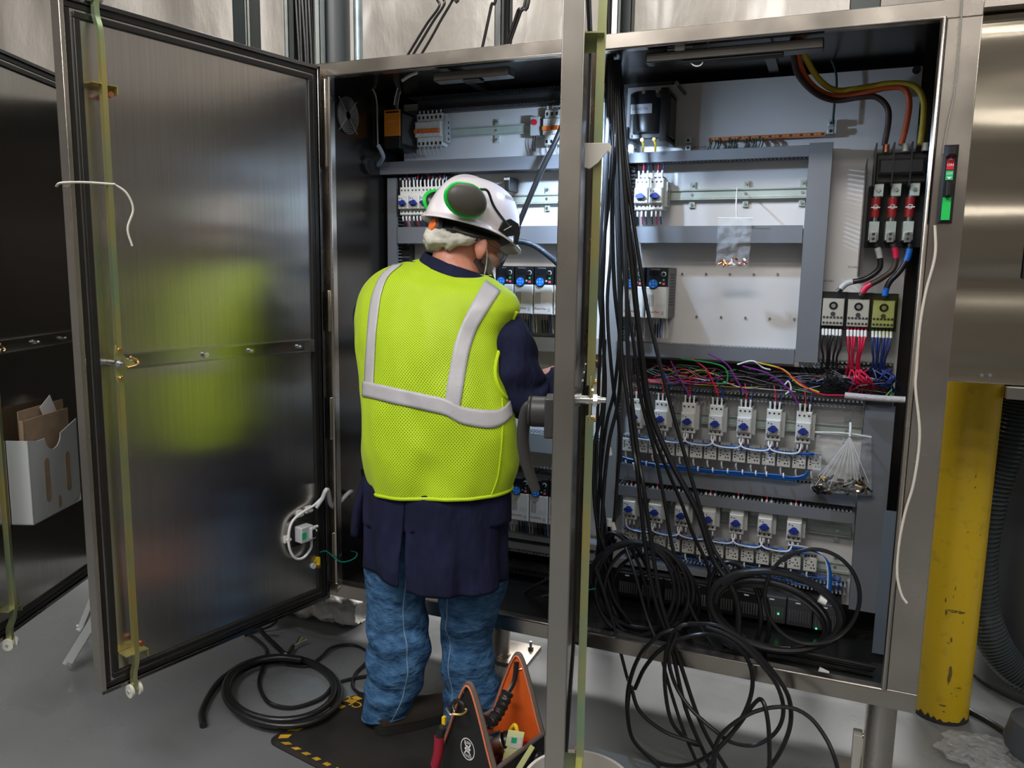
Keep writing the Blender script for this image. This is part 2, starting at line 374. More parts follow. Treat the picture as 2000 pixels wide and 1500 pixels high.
# ------------------------------------------------------------------ doors: local x from hinge to free edge, y = inside normal
DZ0, DZ1 = .315, 2.15
def door(parent, hinge, free, W=.82, handle=False, sensor=False):
    h, fr = V(hinge), V(free); d = (fr-h); d.z = 0; a = math.atan2(d.y, d.x)
    M = Matrix.Translation((h.x, h.y, 0)) @ rotz(a); t = .042; H0, H1 = DZ0, DZ1
    def mb(): q = MB(); q.M = M; return q
    m = mb(); m.box(0, W, -t, -t+.003, H0, H1, STEEL)
    m.box(0, W, -t, 0, H0, H0+.003, STEEL); m.box(0, W, -t, 0, H1-.003, H1, STEEL); m.box(0, .003, -t, 0, H0, H1, STEEL); m.box(W-.003, W, -t, 0, H0, H1, STEEL)
    e = .012
    m.box(0, W, -.004, 0, H0, H0+e, DARKST); m.box(0, W, -.004, 0, H1-e, H1, DARKST); m.box(0, e, -.004, 0, H0, H1, DARKST); m.box(W-e, W, -.004, 0, H0, H1, STEEL)
    D = m.build('door', parent, bevel=.0015)
    m = mb(); m.box(e, W-e, -.012, -.009, H0+e, H1-e, DOORIN); m.build('inner_skin', D)
    m = mb(); g0, g1 = e, .05      # black gasket frame, in two steps
    for q0, q1, yy in ((g0, .028, -.006), (.034, g1, -.001)):
        m.box(q0, W-q0, -.012, yy, H0+q0, H0+q1, GASKET); m.box(q0, W-q0, -.012, yy, H1-q1, H1-q0, GASKET)
        m.box(q0, q1, -.012, yy, H0+q1, H1-q1, GASKET); m.box(W-q1, W-q0, -.012, yy, H0+q1, H1-q1, GASKET)
    m.build('gasket', D, bevel=.002)
    rx = W-.082; zc = 1.235
    for k, (za, zb) in enumerate(((H0-.015, zc-.035), (zc+.03, H1+.015))):
        m = mb(); top = k == 1
        ze = zb if top else za
        P = [(rx, .014, ze), (rx, .014, ze+(-.05 if top else .05)), (rx, .030, ze+(-.11 if top else .11)), (rx, .030, zb-.3 if top else za+.3), (rx, .030, za if top else zb)]
        PP = cat_pts(P, 5); hw, ht = .0065, .0085
        vs = []; fs = []
        for p in PP: vs += [(p.x-hw, p.y-ht, p.z), (p.x+hw, p.y-ht, p.z), (p.x+hw, p.y+ht, p.z), (p.x-hw, p.y+ht, p.z)]
        for i in range(len(PP)-1): fs += [(4*i+j, 4*i+(j+1) % 4, 4*i+4+(j+1) % 4, 4*i+4+j) for j in range(4)]
        fs += [(0, 1, 2, 3), tuple(4*len(PP)-4+j for j in range(4))]
        m.add(vs, fs, CHROM); m.build('latch_rod', D)
        for s in (-1, 1):
            m = mb(); m.lathe([(.004, -.004), (.019, -.004), (.019, .004), (.004, .004)], (rx+s*.012, .012, ze), NYL, 24, (1, 0, 0)); m.cyl((rx+s*.006, .012, ze), (rx+s*.019, .012, ze), .004, ZBRIGHT, 10)
            m.build('roller', D)
        zz = ze+(-.22 if top else .115)
        m = mb(); m.box(rx-.035, rx+.03, -.008, .036, zz, zz+.003, CHROM); m.box(rx-.035, rx-.032, -.008, .036, zz-.02, zz, CHROM); m.cyl((rx-.02, .02, zz+(-.02 if top else .02)), (rx-.02, .03, zz+(-.02 if top else .02)), .008, COPPER, 8)
        m.build('rod_guide', D)
    m = mb(); m.prism([(-.045, -.004), (-.02, .012), (-.008, .03), (.008, .05), (.012, .03), (.012, -.03), (.006, -.055), (-.006, -.05), (-.012, -.02)], (0, -.004, 0), CHROM, (rx, .032, zc), (1, 0, 0), (0, 0, 1))
    m.tube([(rx-.02, .034, zc-.012), (rx-.045, .038, zc-.006), (rx-.05, .03, zc+.004), (rx-.03, .034, zc+.016)], .0035, BRASS, 8)
    for z in (-.04, .036): m.cyl((rx, .026, zc+z), (rx, .042, zc+z), .007, BRASS, 12)
    m.build('latch_plate', D, bevel=.0008)
    m = mb(); m.cyl((rx+.004, -.008, zc), (rx+.004, .05, zc), .009, ZBRIGHT, 14); m.cyl((rx+.004, .036, zc), (rx+.004, .044, zc), .014, ZBRIGHT, 6); m.cyl((rx+.004, .05, zc), (rx+.004, .062, zc), .006, ZBRIGHT, 12); m.build('latch_spindle', D)
    m = mb(); z0, z1 = zc-.018, zc+.018; x0, x1 = .055, rx-.03      # horizontal channel stiffener
    m.box(x0, x1, -.009, -.006, z0, z1, BAR); m.box(x0, x1, -.009, .008, z0-.003, z0, BAR); m.box(x0, x1, -.009, .008, z1, z1+.003, BAR); m.box(x0, x0+.02, -.009, .008, z0, z1, BAR)
    m.build('cross_channel', D)
    for x in (.11, .3, .46, rx-.05): m = mb(); m.cyl((x, -.006, zc), (x, .004, zc), .008, ZBRIGHT, 10); m.cyl((x, .004, zc), (x, .01, zc), .004, ZBRIGHT, 8); m.build('screw', D)
    if handle:   # black lever handle on the outer face
        xx = W-.075
        m = mb(); zh = zc-.028; m.cyl((xx, -t, zh), (xx, -t-.05, zh), .032, HGREY, 24); m.cyl((xx, -t-.05, zh), (xx, -t-.056, zh), .034, HGREY, 24, .030); m.box(xx-.034, xx+.034, -t-.02, -t, zh-.05, zh+.034, HGREY); m.build('handle_hub', D, bevel=.004)
        m = mb(); P = [(xx, -t-.044, zh+.015), (xx, -t-.058, zh), (xx, -t-.066, zh-.05), (xx, -t-.060, zh-.10), (xx, -t-.046, zh-.145), (xx, -t-.036, zh-.17)]
        m.tube(P, lambda u: .017-.006*u, HGREY, 14, flat=.65); m.build('handle', D)
    return D, M
NYL = mat('nylon_roller', (.62, .62, .56), .4); BAR = mat('zinc_channel', (.50, .50, .46), .22, .95, noise=(4, .3))
HGREY = mat('handle_grey_plastic', (.035, .034, .033), .42)
d1, M1 = door(cab, (-.02, -.02, 0), (-.20, -.80, 0))
d2, M2 = door(cab, (.908, -.02, 0), (1.130, -.80, 0), handle=True)
cab2 = T('adjoining_cabinet', 'stainless control cabinet farthest left, its open door holding a document pocket', 'cabinet', (-.6, .3, 0))
m = MB()
for b in ((-1.14, -1.135, 0, .6, .315, 2.1), (-.100, -.095, 0, .6, .315, 2.1), (-1.14, -.095, .595, .6, .315, 2.1), (-1.14, -.095, 0, .6, 2.095, 2.1), (-1.14, -.095, 0, .6, .315, .32)): m.box(*b, INNER)
m.build('shell', cab2)
d3, M3 = door(cab2, (-1.05, -.02, 0), (-.725, -.80, 0))
# coat-hook shaped latch plate on the edge of door 2
m = MB(); m.M = M2
m.prism([(0, 0), (.0, .06), (.055, .058), (.068, .05), (.068, .03), (.058, .036), (.030, .004), (.012, -.012), (0, -.012)], (0, 0, 0), STEELH)
m = MB(); o_ = M2 @ V((.765, .004, 1.725)); rx_ = RGT.copy(); rx_.z = 0; rx_ = (M2.to_3x3() @ V((.0, 1, 0)))
m.prism([(a*.62, b*.62) for a, b in [(0, -.045), (0, .03), (.075, .03), (.085, .02), (.083, -.006), (.074, .006), (.045, -.03), (.018, -.05)]], (M2.to_3x3() @ V((-.004, 0, 0))), mat('pale_plated_steel', (.66, .63, .57), .38, .35), o_, rx_, (0, 0, 1))
m.build('stay_hook', d2, bevel=.001, label='pale hook plate')
# flange-mounted disconnect operator on the right stile
m = MB()
c0 = at(1852, 358, y=0); x = 1.838
def fr(px, py, y=0.): return at(px, py, y=y)
T1 = fr(1857, 285); B1 = fr(1843, 437)
sw = T('disconnect_operator', 'narrow black disconnect handle unit with red and green labels on the right cabinet stile', 'switch', ((T1.x+B1.x)/2, 0, B1.z))
xc = (T1.x+B1.x)/2
m = MB(); m.rbox(xc-.016, xc+.016, -.024, 0, B1.z, T1.z, BLK, .005); m.rbox(xc-.011, xc+.011, -.05, -.024, T1.z-.03, T1.z-.005, BLK, .004); m.build('housing', sw)
h = T1.z-B1.z
m = MB(); m.box(xc-.008, xc+.008, -.0262, -.024, T1.z-.32*h, T1.z-.16*h, RED); m.prism([(-.006, 0), (.006, 0), (0, .006)], (0, -.0005, 0), LABELW, (xc, -.0262, T1.z-.2*h)); m.text('ON', (xc, -.0265, T1.z-.26*h), (1, 0, 0), (0, 0, 1), .009, LABELW); m.build('red_label', sw)
m = MB(); m.box(xc-.008, xc+.008, -.0262, -.024, T1.z-.45*h, T1.z-.33*h, GREEN); m.text('OFF', (xc, -.0265, T1.z-.37*h), (1, 0, 0), (0, 0, 1), .008, LABELW); m.prism([(-.006, 0), (.006, 0), (0, -.006)], (0, -.0005, 0), LABELW, (xc, -.0262, T1.z-.41*h)); m.build('green_label', sw)
m = MB(); m.box(xc-.010, xc+.009, -.0262, -.024, B1.z+.04*h, B1.z+.33*h, mat('bright_green_panel', (.01, .55, .10), .4)); m.build('green_panel', sw)
m = MB(); m.rbox(xc-.006, xc+.006, -.045, -.024, T1.z-.66*h, T1.z-.47*h, BLK, .003); m.build('lever', sw)
STR = mat('white_string', (.66, .63, .58), .7, bump=(300, .0004))
m = MB(); m.tube([at(px, py, y=-.012) for px, py in ((1880, -10), (1876, 60), (1866, 170), (1850, 250), (1842, 300))], .0018, mat('grey_string', (.28, .27, .25), .7), 6)
one(m, 'grey_string', 'thin grey string hanging down the right cabinet stile above the disconnect unit', 'string')
m = MB(); m.tube([at(px, py, y=-.010) for px, py in ((1826, 440), (1826, 500), (1808, 570), (1796, 640), (1790, 720), (1788, 760), (1796, 850), (1785, 940), (1768, 1000), (1756, 1060), (1752, 1120), (1760, 1160), (1771, 1178)) ], .0035, STR, 6)
one(m, 'white_string', 'long white string dangling on the right cabinet stile', 'string')
# zip tie round the rod of the left door
m = MB(); m.M = M1
m.tube([(.83, -.05, 1.69), (.84, .0, 1.695), (.79, .02, 1.70), (.735, .04, 1.70), (.725, .035, 1.70), (.70, .045, 1.68), (.685, .045, 1.64), (.70, .04, 1.59), (.69, .04, 1.545)], .003, STR, 6)
one(m, 'white_tie', 'white tie knotted round the latch rod at the top of the left door', 'cable tie')
# door sensor with its looped lead
m = MB()
sen = T('door_sensor', 'grey sensor box with green label low on the left door', 'sensor', M=M1 @ Matrix.Translation((.10, -.009, .62)))
def l1(): q = MB(); q.M = M1; return q
m = l1(); sx, sz = .125, .595
m.box(sx-.035, sx+.035, -.009, -.003, sz-.045, sz+.04, BLK); m.build('base_plate', sen)
m = l1(); m.box(sx-.026, sx+.026, -.003, .035, sz-.028, sz+.028, mat('sensor_grey', (.45, .47, .50), .4)); m.box(sx-.03, sx-.008, .01, .045, sz-.02, sz+.022, mat('sensor_grey')); m.build('housing', sen, bevel=.004)
m = l1(); m.box(sx-.027, sx-.012, .045, .0455, sz-.014, sz+.014, BLK); m.build('black_window', sen)
m = l1(); m.box(sx+.006, sx+.024, .035, .036, sz-.012, sz+.01, GREEN); m.build('green_label', sen)
m = l1(); m.cyl((sx-.03, .018, sz+.012), (sx-.055, .022, sz+.012), .005, WHITEP, 10); m.cyl((sx-.03, .018, sz-.002), (sx-.05, .022, sz-.002), .005, WHITEP, 10); m.build('plug', sen)
m = l1(); m.tube([(.045, .015, .70), (.075, .01, .68), (.12, .008, .668), (.165, .006, .645), (.182, .006, .60), (.178, .006, .55), (.155, .006, .512), (.12, .006, .505), (.09, .008, .53), (.09, .012, .565)], .0045, WWHITE, 8)
one(m, 'sensor_lead', 'white lead looping around the grey sensor box on the left door', 'cable')
m = MB(); m.tube([M1 @ V((.065, .01, .67)), M1 @ V((.045, .02, .70)), M1 @ V((.03, .03, .73)), at(650, 990, y=-.0), at(682, 962, y=.08), at(687, 965, y=.14), at(680, 985, y=.2)], .008, mat('grey_spiral_wrap', (.52, .54, .56), .4, bump=(160, .002)), 10)
one(m, 'wrapped_cable', 'grey spiral wrapped cable bridging from the left door into the cabinet', 'cable')
for px, l in (((.18, .585), 'left of the sensor box'), ((.125, .66), 'above the sensor box'), ((.085, .665), 'at the upper right of the sensor box')):
    m = l1(); m.box(px[0]-.012, px[0]+.012, -.009, -.002, px[1]-.012, px[1]+.012, WHITEP); m.box(px[0]-.008, px[0]+.008, -.002, .010, px[1]-.004, px[1]+.004, WHITEP); one(m, 'cable_mount', f'white adhesive cable mount {l}', 'cable mount', bevel=.001)
m = MB(); m.tube([M1 @ V((.045, .0, .50)), M1 @ V((.02, .01, .497)), at(665, 1097, y=-.01), at(690, 1092, y=.05), at(697, 1080, y=.1), at(680, 1075, y=.16)], .0022, WTEAL, 6)
one(m, 'green_wire', 'thin green earth wire running from the left door into the cabinet', 'wire')
m = l1(); m.lathe([(.0, .0), (.010, .0), (.010, .006), (0, .006)], (.068, -.009, .455), mat('gauge_face', (.55, .62, .66), .3), 20, (0, 1, 0)); m.box(.046, .055, -.009, .004, .455, .483, mat('yellow_tag', (.85, .6, .02), .4)); m.tube([(.07, -.004, .47), (.06, .0, .478), (.05, -.002, .485)], .002, WYEL, 6); m.cyl((.05, -.009, .448), (.05, .006, .448), .006, COPPER, 8)
one(m, 'earth_stud', 'yellow tagged earth stud low on the left door', 'earth stud')
# document pocket on the far left door, with envelope and papers
def l3(): q = MB(); q.M = M3; return q
PKT = mat('document_pocket_grey', (.46, .49, .50), .5)
pk = T('document_pocket', 'light grey document pocket with slotted front on the far left door', 'document holder', M=M3 @ Matrix.Translation((.45, 0, .75)))
px0, px1, pz0, pz1, pd = .385, .665, .665, .94, .07
m = l3(); out = [(px0, pz0+.03), (px0+.06, pz0)] + [(px1-.0, pz0), (px1, pz1), (px1-.05, pz1-.01)]
n = 14
for i in range(n+1): a = math.pi*i/n; out.append((px1-.09-.045+.045*math.cos(a), pz1-.01-.045*math.sin(a)))
out += [(px0+.0, pz1+.02)]
def slot(cx, cz, w, h, N=8):
    P = []
    for i in range(N+1): a = math.pi*i/N; P.append((cx+w*math.cos(a), cz+h+w*math.sin(a)))
    for i in range(N+1): a = math.pi+math.pi*i/N; P.append((cx+w*math.cos(a), cz-h+w*math.sin(a)))
    return P
m.prism([(a, b) for a, b in out], (0, -.003, 0), PKT, (0, pd, 0), (1, 0, 0), (0, 0, 1)); m.build('front_panel', pk)
m = l3(); m.box(px1-.003, px1, 0, pd, pz0, pz1, PKT); m.box(px0, px1, 0, pd, pz0, pz0+.003, PKT); m.box(px0, px0+.003, 0, pd, pz0, pz1, PKT); m.box(px1, px1+.02, -.006, -.003, pz0, pz1, PKT); m.build('side_panels', pk)
KRAFT = mat('kraft_paper', (.36, .26, .17), .7, noise=(20, .2))
for cx, cz, w, h in ((px0+.19, .79, .014, .06), (px0+.07, .79, .014, .055), (px0+.13, .70, .009, .012)):
    m = l3(); m.prism(slot(cx, cz, w, h), (0, .0006, 0), KRAFT, (0, pd, 0), (1, 0, 0), (0, 0, 1)); m.build('slot', pk, label='slot showing the brown envelope inside')
m = l3(); m.box(px0+.01, px1-.02, .03, .033, pz0+.01, 1.03, KRAFT); m.box(px0+.01, px1-.02, .045, .048, pz0+.01, 1.0, KRAFT); m.box(px1-.023, px1-.02, .03, .048, pz0+.01, 1.0, KRAFT)
one(m, 'brown_envelope', 'brown paper envelope standing in the grey document pocket', 'envelope')
m = l3(); m.box(px0+.05, px0+.12, .036, .037, .9, 1.05, PAPER, Matrix.Rotation(.5, 3, 'Y')); one(m, 'folded_paper', 'folded white paper sticking out of the brown envelope', 'paper')
# ================================================================== DEVICES IN THE CABINET
def rect(x0, y0, x1, y1, yf, xm=None):
    """photo rectangle on the plane y=yf -> x0,x1,z0,z1 in metres"""
    cx, cy = (x0+x1)/2, (y0+y1)/2
    return at(x0, cy, y=yf).x, at(x1, cy, y=yf).x, at(cx, y1, y=yf).z, at(cx, y0, y=yf).z
def band(xl, tl, bl, xr, tr, br, yf):
    A, B, C, D = at(xl, tl, y=yf), at(xl, bl, y=yf), at(xr, tr, y=yf), at(xr, br, y=yf)
    return (A.x+B.x)/2, (C.x+D.x)/2, (B.z+D.z)/2, (A.z+C.z)/2
def duct(x0, x1, z0, z1, yf, label, vert=False, cover=True, mc=None, mt=None, pitch=.0125, teeth=True, overlap=.0):
    t = T('wire_duct', label, 'wire duct', ((x0+x1)/2, PY, z0)); mc = mc or DUCT; mt = mt or DUCT
    if cover:
        m = MB(); m.box(x0-overlap, x1+overlap, yf, yf+.003, z0, z1, mc)
        if vert: m.box(x0-overlap, x0-overlap+.002, yf, yf+.012, z0, z1, mc); m.box(x1+overlap-.002, x1+overlap, yf, yf+.012, z0, z1, mc)
        else: m.box(x0, x1, yf, yf+.012, z0, z0+.002, mc); m.box(x0, x1, yf, yf+.012, z1-.002, z1, mc)
        m.build('duct_cover', t, bevel=.001)
    m = MB(); i = .003
    m.box(x0+i, x1-i, PY-.004, PY-.001, z0+i, z1-i, mt)
    y0 = yf+.004
    if vert:
        n = int((z1-z0)/pitch)
        for xa in (x0+i, x1-i-.002):
            m.box(xa, xa+.002, PY-.03, PY-.004, z0+i, z1-i, mt)
            for k in range(n): m.box(xa, xa+.002, y0, PY-.03, z0+k*pitch+.002, z0+k*pitch+pitch*.64, mt)
    else:
        n = int((x1-x0)/pitch)
        for za in (z0+i, z1-i-.002):
            m.box(x0+i, x1-i, PY-.03, PY-.004, za, za+.002, mt)
            for k in range(n): m.box(x0+k*pitch+.002, x0+k*pitch+pitch*.64, y0, PY-.03, za, za+.002, mt)
    m.build('slotted_body', t)
    return t
YD = .395   # duct fronts
xm0, xm1 = .01, .862
# left bay
x0, x1, z0, z1 = band(735, 317, 341, 1115, 301, 329, .375); duct(x0, x1, z0, z1, .375, 'long grey wire duct across the left bay, above the helmet')
a = at(757, 500, y=YD).x; b = at(775, 500, y=YD).x; duct(a, b, .55, z0-.01, YD, 'narrow upright grey duct at the left edge of the left bay', vert=True)
xl = b+.002
x0, x1, z0, z1 = band(776, 444, 476, 1112, 440, 476, YD); x0 = xl; duct(x0, x1, z0, z1, YD, 'grey wire duct across the left bay behind the helmet brim')
DL2 = (x0, x1, z0, z1)
x0, x1, z0, z1 = band(1035, 657, 686, 1105, 661, 688, YD); duct(xl, .855, z0, z1, YD, 'grey wire duct under the upper drives in the left bay', mc=DUCTL)
x0, x1, z0, z1 = band(1005, 846, 882, 1098, 850, 886, YD-.03); duct(xl, .855, z0, z1, YD-.03, 'grey slotted duct above the lower drives in the left bay', mc=DUCTL, mt=DUCTL)
x0, x1, z0, z1 = band(995, 1062, 1080, 1095, 1073, 1092, YD); duct(xl, .855, z0, z1, YD, 'open slotted duct full of blue wires under the lower drives', cover=False, mt=DUCTL)
DL6 = (xl, .855, z0, z1)
x0, x1, z0, z1 = band(995, 1108, 1122, 1095, 1120, 1135, YD); duct(xl, .855, z0, z1, YD, 'black open slotted duct lowest in the left bay', cover=False, mt=DUCTD)
x0, x1, z0, z1 = band(795, 196, 214, 1115, 184, 202, YD+.01); duct(x0, .86, z0, z1+.025, YD+.01, 'black slotted duct along the top of the left bay', cover=False, mt=DUCTD, mc=DUCTD)
m = MB(); xa = at(778, 495, y=.44).x; xb = at(799, 495, y=.44).x; za, zb = at(788, 520, y=.44).z, at(788, 478, y=.44).z
for k in range(9): z = za-.10+(zb-za+.10)*k/9; m.box(xa, xb, .44, .444, z, z+.010, BLK)
m.box(xa, xb, .444, PY, za-.1, zb, DUCTD); one(m, 'louvre_vent', 'black louvred vent beside the upright duct in the left bay', 'vent')
# right bay
xr0 = .93
x0, x1, z0, z1 = band(1226, 299, 317, 1588, 282, 307, .385); duct(x0, x1, z0, z1, .385, 'grey wire duct across the top of the right bay under the copper bar'); ZR1 = z1
A, B = at(1587, 278, y=.375), at(1628, 278, y=.375); C, D = at(1547, 708, y=.375), at(1597, 708, y=.375)
duct((A.x+C.x)/2, (B.x+D.x)/2, (C.z+D.z)/2, (A.z+B.z)/2, .375, 'wide upright grey duct right of the empty white panel', vert=True); XV = (A.x+C.x)/2
x0, x1, z0, z1 = band(1236, 442, 475, 1570, 440, 475, .385); duct(x0, XV-.003, z0, z1, .385, 'grey wire duct across the middle of the right bay behind the small parts bag')
x0, x1, z0, z1 = band(1172, 665, 691, 1546, 684, 712, .385); duct(.90, XV-.003, z0, z1, .385, 'grey wire duct along the bottom of the empty white panel', mc=DUCT, mt=DUCTL)
a, b = at(1198, 500, y=YD).x, at(1218, 500, y=YD).x; duct(a-.015, b, .60, 1.98, YD, 'upright pale grey duct behind the hanging black cables', vert=True, mc=DUCTL, mt=DUCTL)
a, b = at(1224, 400, y=.43).x, at(1238, 400, y=.43).x
m = MB(); m.box(a, b, .445, PY, 1.38, 1.98, DUCTD)
for k in range(46): m.box(a, b, .43, .445, 1.38+k*.013, 1.388+k*.013, BLK)
one(m, 'terminal_strip', 'black comb-like upright strip left of the two upper motor starters', 'strip')
# lower right: open top duct, cover under the relays, slotted duct, wide right duct
x0, x1, z0, z1 = band(1215, 757, 772, 1700, 780, 797, .40); duct(.94, at(1690, 790, y=.40).x, z0, z1, .40, 'open slotted duct feeding the upper row of motor starters', cover=False, mt=DUCTL); DA = (x0, x1, z0, z1)
A, B = at(1690, 792, y=.375), at(1747, 792, y=.375); C, D = at(1657, 1183, y=.375), at(1718, 1183, y=.375)
XW = (A.x+C.x)/2; duct(XW, (B.x+D.x)/2, .43, (A.z+B.z)/2, .375, 'widest upright grey duct at the lower right of the right bay', vert=True)
x0, x1, z0, z1 = band(1209, 903, 937, 1672, 958, 990, .40); duct(x0, XW-.003, z0, z1, .40, 'wide flat grey duct cover below the upper relay row')
x0, x1, z0, z1 = band(1203, 951, 962, 1663, 998, 1014, .375); duct(x0, XW-.004, z0-.012, z1, .375, 'slotted grey duct just above the lower row of motor starters', mt=DUCTL); DB = (x0, XW, z0, z1)
x0, x1, z0, z1 = band(1215, 1083, 1101, 1640, 1138, 1158, .40); duct(x0, XW-.004, z0, z1, .40, 'open slotted duct of blue wires at the bottom of the right bay', cover=False, mt=DUCTL); DC = (x0, XW, z0, z1)
x0, x1, z0, z1 = band(1592, 703, 716, 1750, 713, 727, .40); duct(x0, x1, z0, z1, .40, 'short open slotted duct under the black red and blue wire fans', cover=False, mt=DUCTL); DD = (x0, x1, z0, z1)
m = MB(); m.tube([at(px, py, y=.34) for px, py in ((1650, 772), (1690, 776), (1730, 779), (1768, 781))], .010, mat('white_spiral_wrap', (.55, .52, .54), .45, bump=(160, .003)), 10)
one(m, 'spiral_wrapped_loom', 'pale spiral wrapped loom at the right edge under the wire fans', 'cable')
# ---------------- DIN rails
def rail(xa, xb, zc, label, y=.462, h=.035, feet=()):
    t = T('din_rail', label, 'mounting rail', ((xa+xb)/2, y, zc)); m = MB()
    m.box(xa, xb, y+.006, y+.008, zc-.0125, zc+.0125, ZINC); m.box(xa, xb, y, y+.002, zc+.0125, zc+h/2, ZINC); m.box(xa, xb, y, y+.002, zc-h/2, zc-.0125, ZINC)
    m.box(xa, xb, y, y+.008, zc+.0115, zc+.0135, ZINC); m.box(xa, xb, y, y+.008, zc-.0135, zc-.0115, ZINC); m.build('rail', t)
    for f in feet:
        if f > xb: continue
        m = MB(); m.box(f-.009, f+.009, PY-.010, PY, zc-.042, zc+.042, ZINC); m.box(f-.009, f+.009, y+.008, PY, zc-.012, zc+.012, ZINC)
        m.build('rail_bracket', t)
        for dz in (-.032, 0, .032): m = MB(); m.cyl((f, PY-.016 if dz else y+.002, zc+dz), (f, PY-.010 if dz else y+.006, zc+dz), .005, ZBRIGHT, 8); m.build('screw', t)
    return t
def zz(px, py, y=.462): return at(px, py, y=y).z
def xx(px, py, y=.462): return at(px, py, y=y).x
rail(xx(770, 260), .86, (zz(885, 259)+zz(1030, 251))/2, 'top zinc rail carrying the orange breakers in the left bay', feet=(xx(968, 255),))
rail(xl, .86, (zz(1010, 388)+zz(1110, 388))/2, 'bright zinc rail across the left bay right of the helmet', feet=(xx(1067, 388),))
ZR = (zz(1310, 383)+zz(1570, 373))/2
rail(xx(1235, 385), xx(1577, 373), ZR, 'empty zinc rail across the upper right bay', feet=(xx(1351, 380), xx(1456, 378), xx(1567, 372)))
ZA = (zz(1270, 814)+zz(1680, 838))/2
rail(xx(1225, 812), xx(1683, 838), ZA, 'zinc rail behind the upper row of motor starters', feet=(xx(1345, 825), xx(1654, 829)))
ZAr = (zz(1230, 868)+zz(1600, 905))/2
rail(xx(1218, 872), xx(1612, 905), ZAr, 'zinc rail behind the upper row of small relays')
ZBs = (zz(1250, 990)+zz(1640, 1035))/2
rail(xx(1222, 990), xx(1664, 1038), ZBs, 'zinc rail behind the lower row of motor starters', feet=(xx(1350, 1015), xx(1636, 1030)))
ZBr = (zz(1240, 1056)+zz(1620, 1102))/2
rail(xx(1222, 1056), xx(1660, 1105), ZBr, 'zinc rail behind the lower row of small relays', feet=(xx(1633, 1083),))
ZL4 = zz(1050, 976)
# ---------------- motor starter (local: x right, -y front, z up; origin at back bottom centre)
def Lb(M): q = MB(); q.M = M; return q
def make_starter(aux=True):
    t = T('motor_starter', 'x', 'motor starter', (0, 0, 0)); w, h, d = .047, .104, .066
    m = MB(); m.rbox(-w/2, w/2, -d, 0, 0, h, WHITEP, .003); m.rbox(-w/2+.001, w/2-.001, -d-.016, -d, .022, h*.70, WHITEP, .003)
    for i in range(3):
        for z, y in ((h-.012, -d), (.012, -d)): m.cyl((-w/2+.009+i*.0145, y-.0005, z), (-w/2+.009+i*.0145, y+.001, z), .0034, INK, 10)
    for px, pz in ((-.015, .062), (-.006, .060)): m.cyl((px, -d-.0168, pz), (px, -d-.015, pz), .0022, BLUEK, 8)
    for px, pz in ((-.016, .028), (-.008, .028), (.012, .029)): m.cyl((px, -d-.0168, pz), (px, -d-.015, pz), .0016, INK, 8)
    m.build('housing', t)
    m = MB(); m.cyl((0, -d-.017, .044), (0, -d-.022, .044), .0115, BLUEK, 18)
    m.prism([(-.017, 0), (-.010, .007), (.010, .007), (.017, 0), (.010, -.007), (-.010, -.007)], (0, -.008, 0), BLUEK, (0, -d-.022, .044)); m.build('rotary_knob', t)
    m = MB(); m.box(w/2, w/2+.011, -d*.75, -.004, .012, h-.010, GREYP)
    for k in range(4): m.cyl((w/2+.0105, -d*.55, .022+k*.02), (w/2+.012, -d*.55, .022+k*.02), .003, BLK, 8)
    m.box(-w/2+.004, w/2-.004, -.05, -.006, h, h+.006, BLK); m.build('side_contact_block', t)
    cols = (BLK, WRED, WNAVY)
    for i in range(3):
        x = -w/2+.009+i*.0145
        m = MB(); m.tube([(x, -d+.012, h-.002), (x, -d+.010, h+.02), (x+.004*(i-1), -d+.016, h+.045), (x+random.uniform(-.01, .01), -d+.03, h+.075)], .0022, cols[i], 6); w_ = m.build('supply_wire', t)
        m = MB(); m.tube([(x, -d+.0115, h), (x, -d+.0095, h+.014), (x+.001*(i-1), -d+.0105, h+.026)], .0032, LABELW, 8); m.build('wire_marker', w_)
    for i in range(3):
        x = -w/2+.009+i*.0145; m = MB(); m.tube([(x, -d+.012, .003), (x, -d+.008, -.012), (x+.001, -d+.014, -.026), (x, -d+.03, -.045)], .0020, cols[i], 6); w_ = m.build('load_wire', t)
        m = MB(); m.tube([(x, -d+.011, 0), (x, -d+.0085, -.010), (x, -d+.011, -.020)], .0030, LABELW, 8); m.build('wire_marker', w_)
    return t
st0 = make_starter()
def row(P0, P1, n, y, zr, hz): pass
rowA = [(1238, 837), (1290, 843), (1340, 847), (1393, 853), (1451, 857), (1507, 862), (1567, 867)]
rowB = [(1228, 1017), (1279, 1024), (1328, 1031), (1383, 1037), (1438, 1044), (1493, 1051), (1549, 1060)]
YS = .455; first = True
def evenx(P, y): a = at(*P[0], y=y).x; b = at(*P[-1], y=y).x; return [a+(b-a)*i/(len(P)-1) for i in range(len(P))]
XA = evenx(rowA, YS-.075); XB = evenx(rowB, YS-.075)
zA = sum(at(*p, y=YS-.075).z for p in rowA)/7; zB = sum(at(*p, y=YS-.075).z for p in rowB)/7
for r, (xs, z, nm) in enumerate(((XA, zA, 'upper'), (XB, zB, 'lower'))):
    for i, x in enumerate(xs):
        lab = f'{ORD[i]} white motor starter with blue knob in the {nm} row of seven, from the left' if i < 6 else f'rightmost white motor starter with blue knob in the {nm} row of seven'
        o = st0 if first else copy_tree(st0, None, None); first = False
        place(o, (x, YS, z), lab); o['group'] = f'motor starters in the {nm} row of the right bay'
c = at(1251, 411, y=YS-.075); c2 = at(1279, 409, y=YS-.075)
zU = (c.z+c2.z)/2
for i, x in enumerate((c.x, c.x+.049)):
    o = copy_tree(st0, (x, YS, zU), f'white motor starter on the upper rail of the right bay, {("left","right")[i]} of the pair'); o['group'] = 'motor starters on the upper rail'
c = at(789, 420, y=YS-.075)
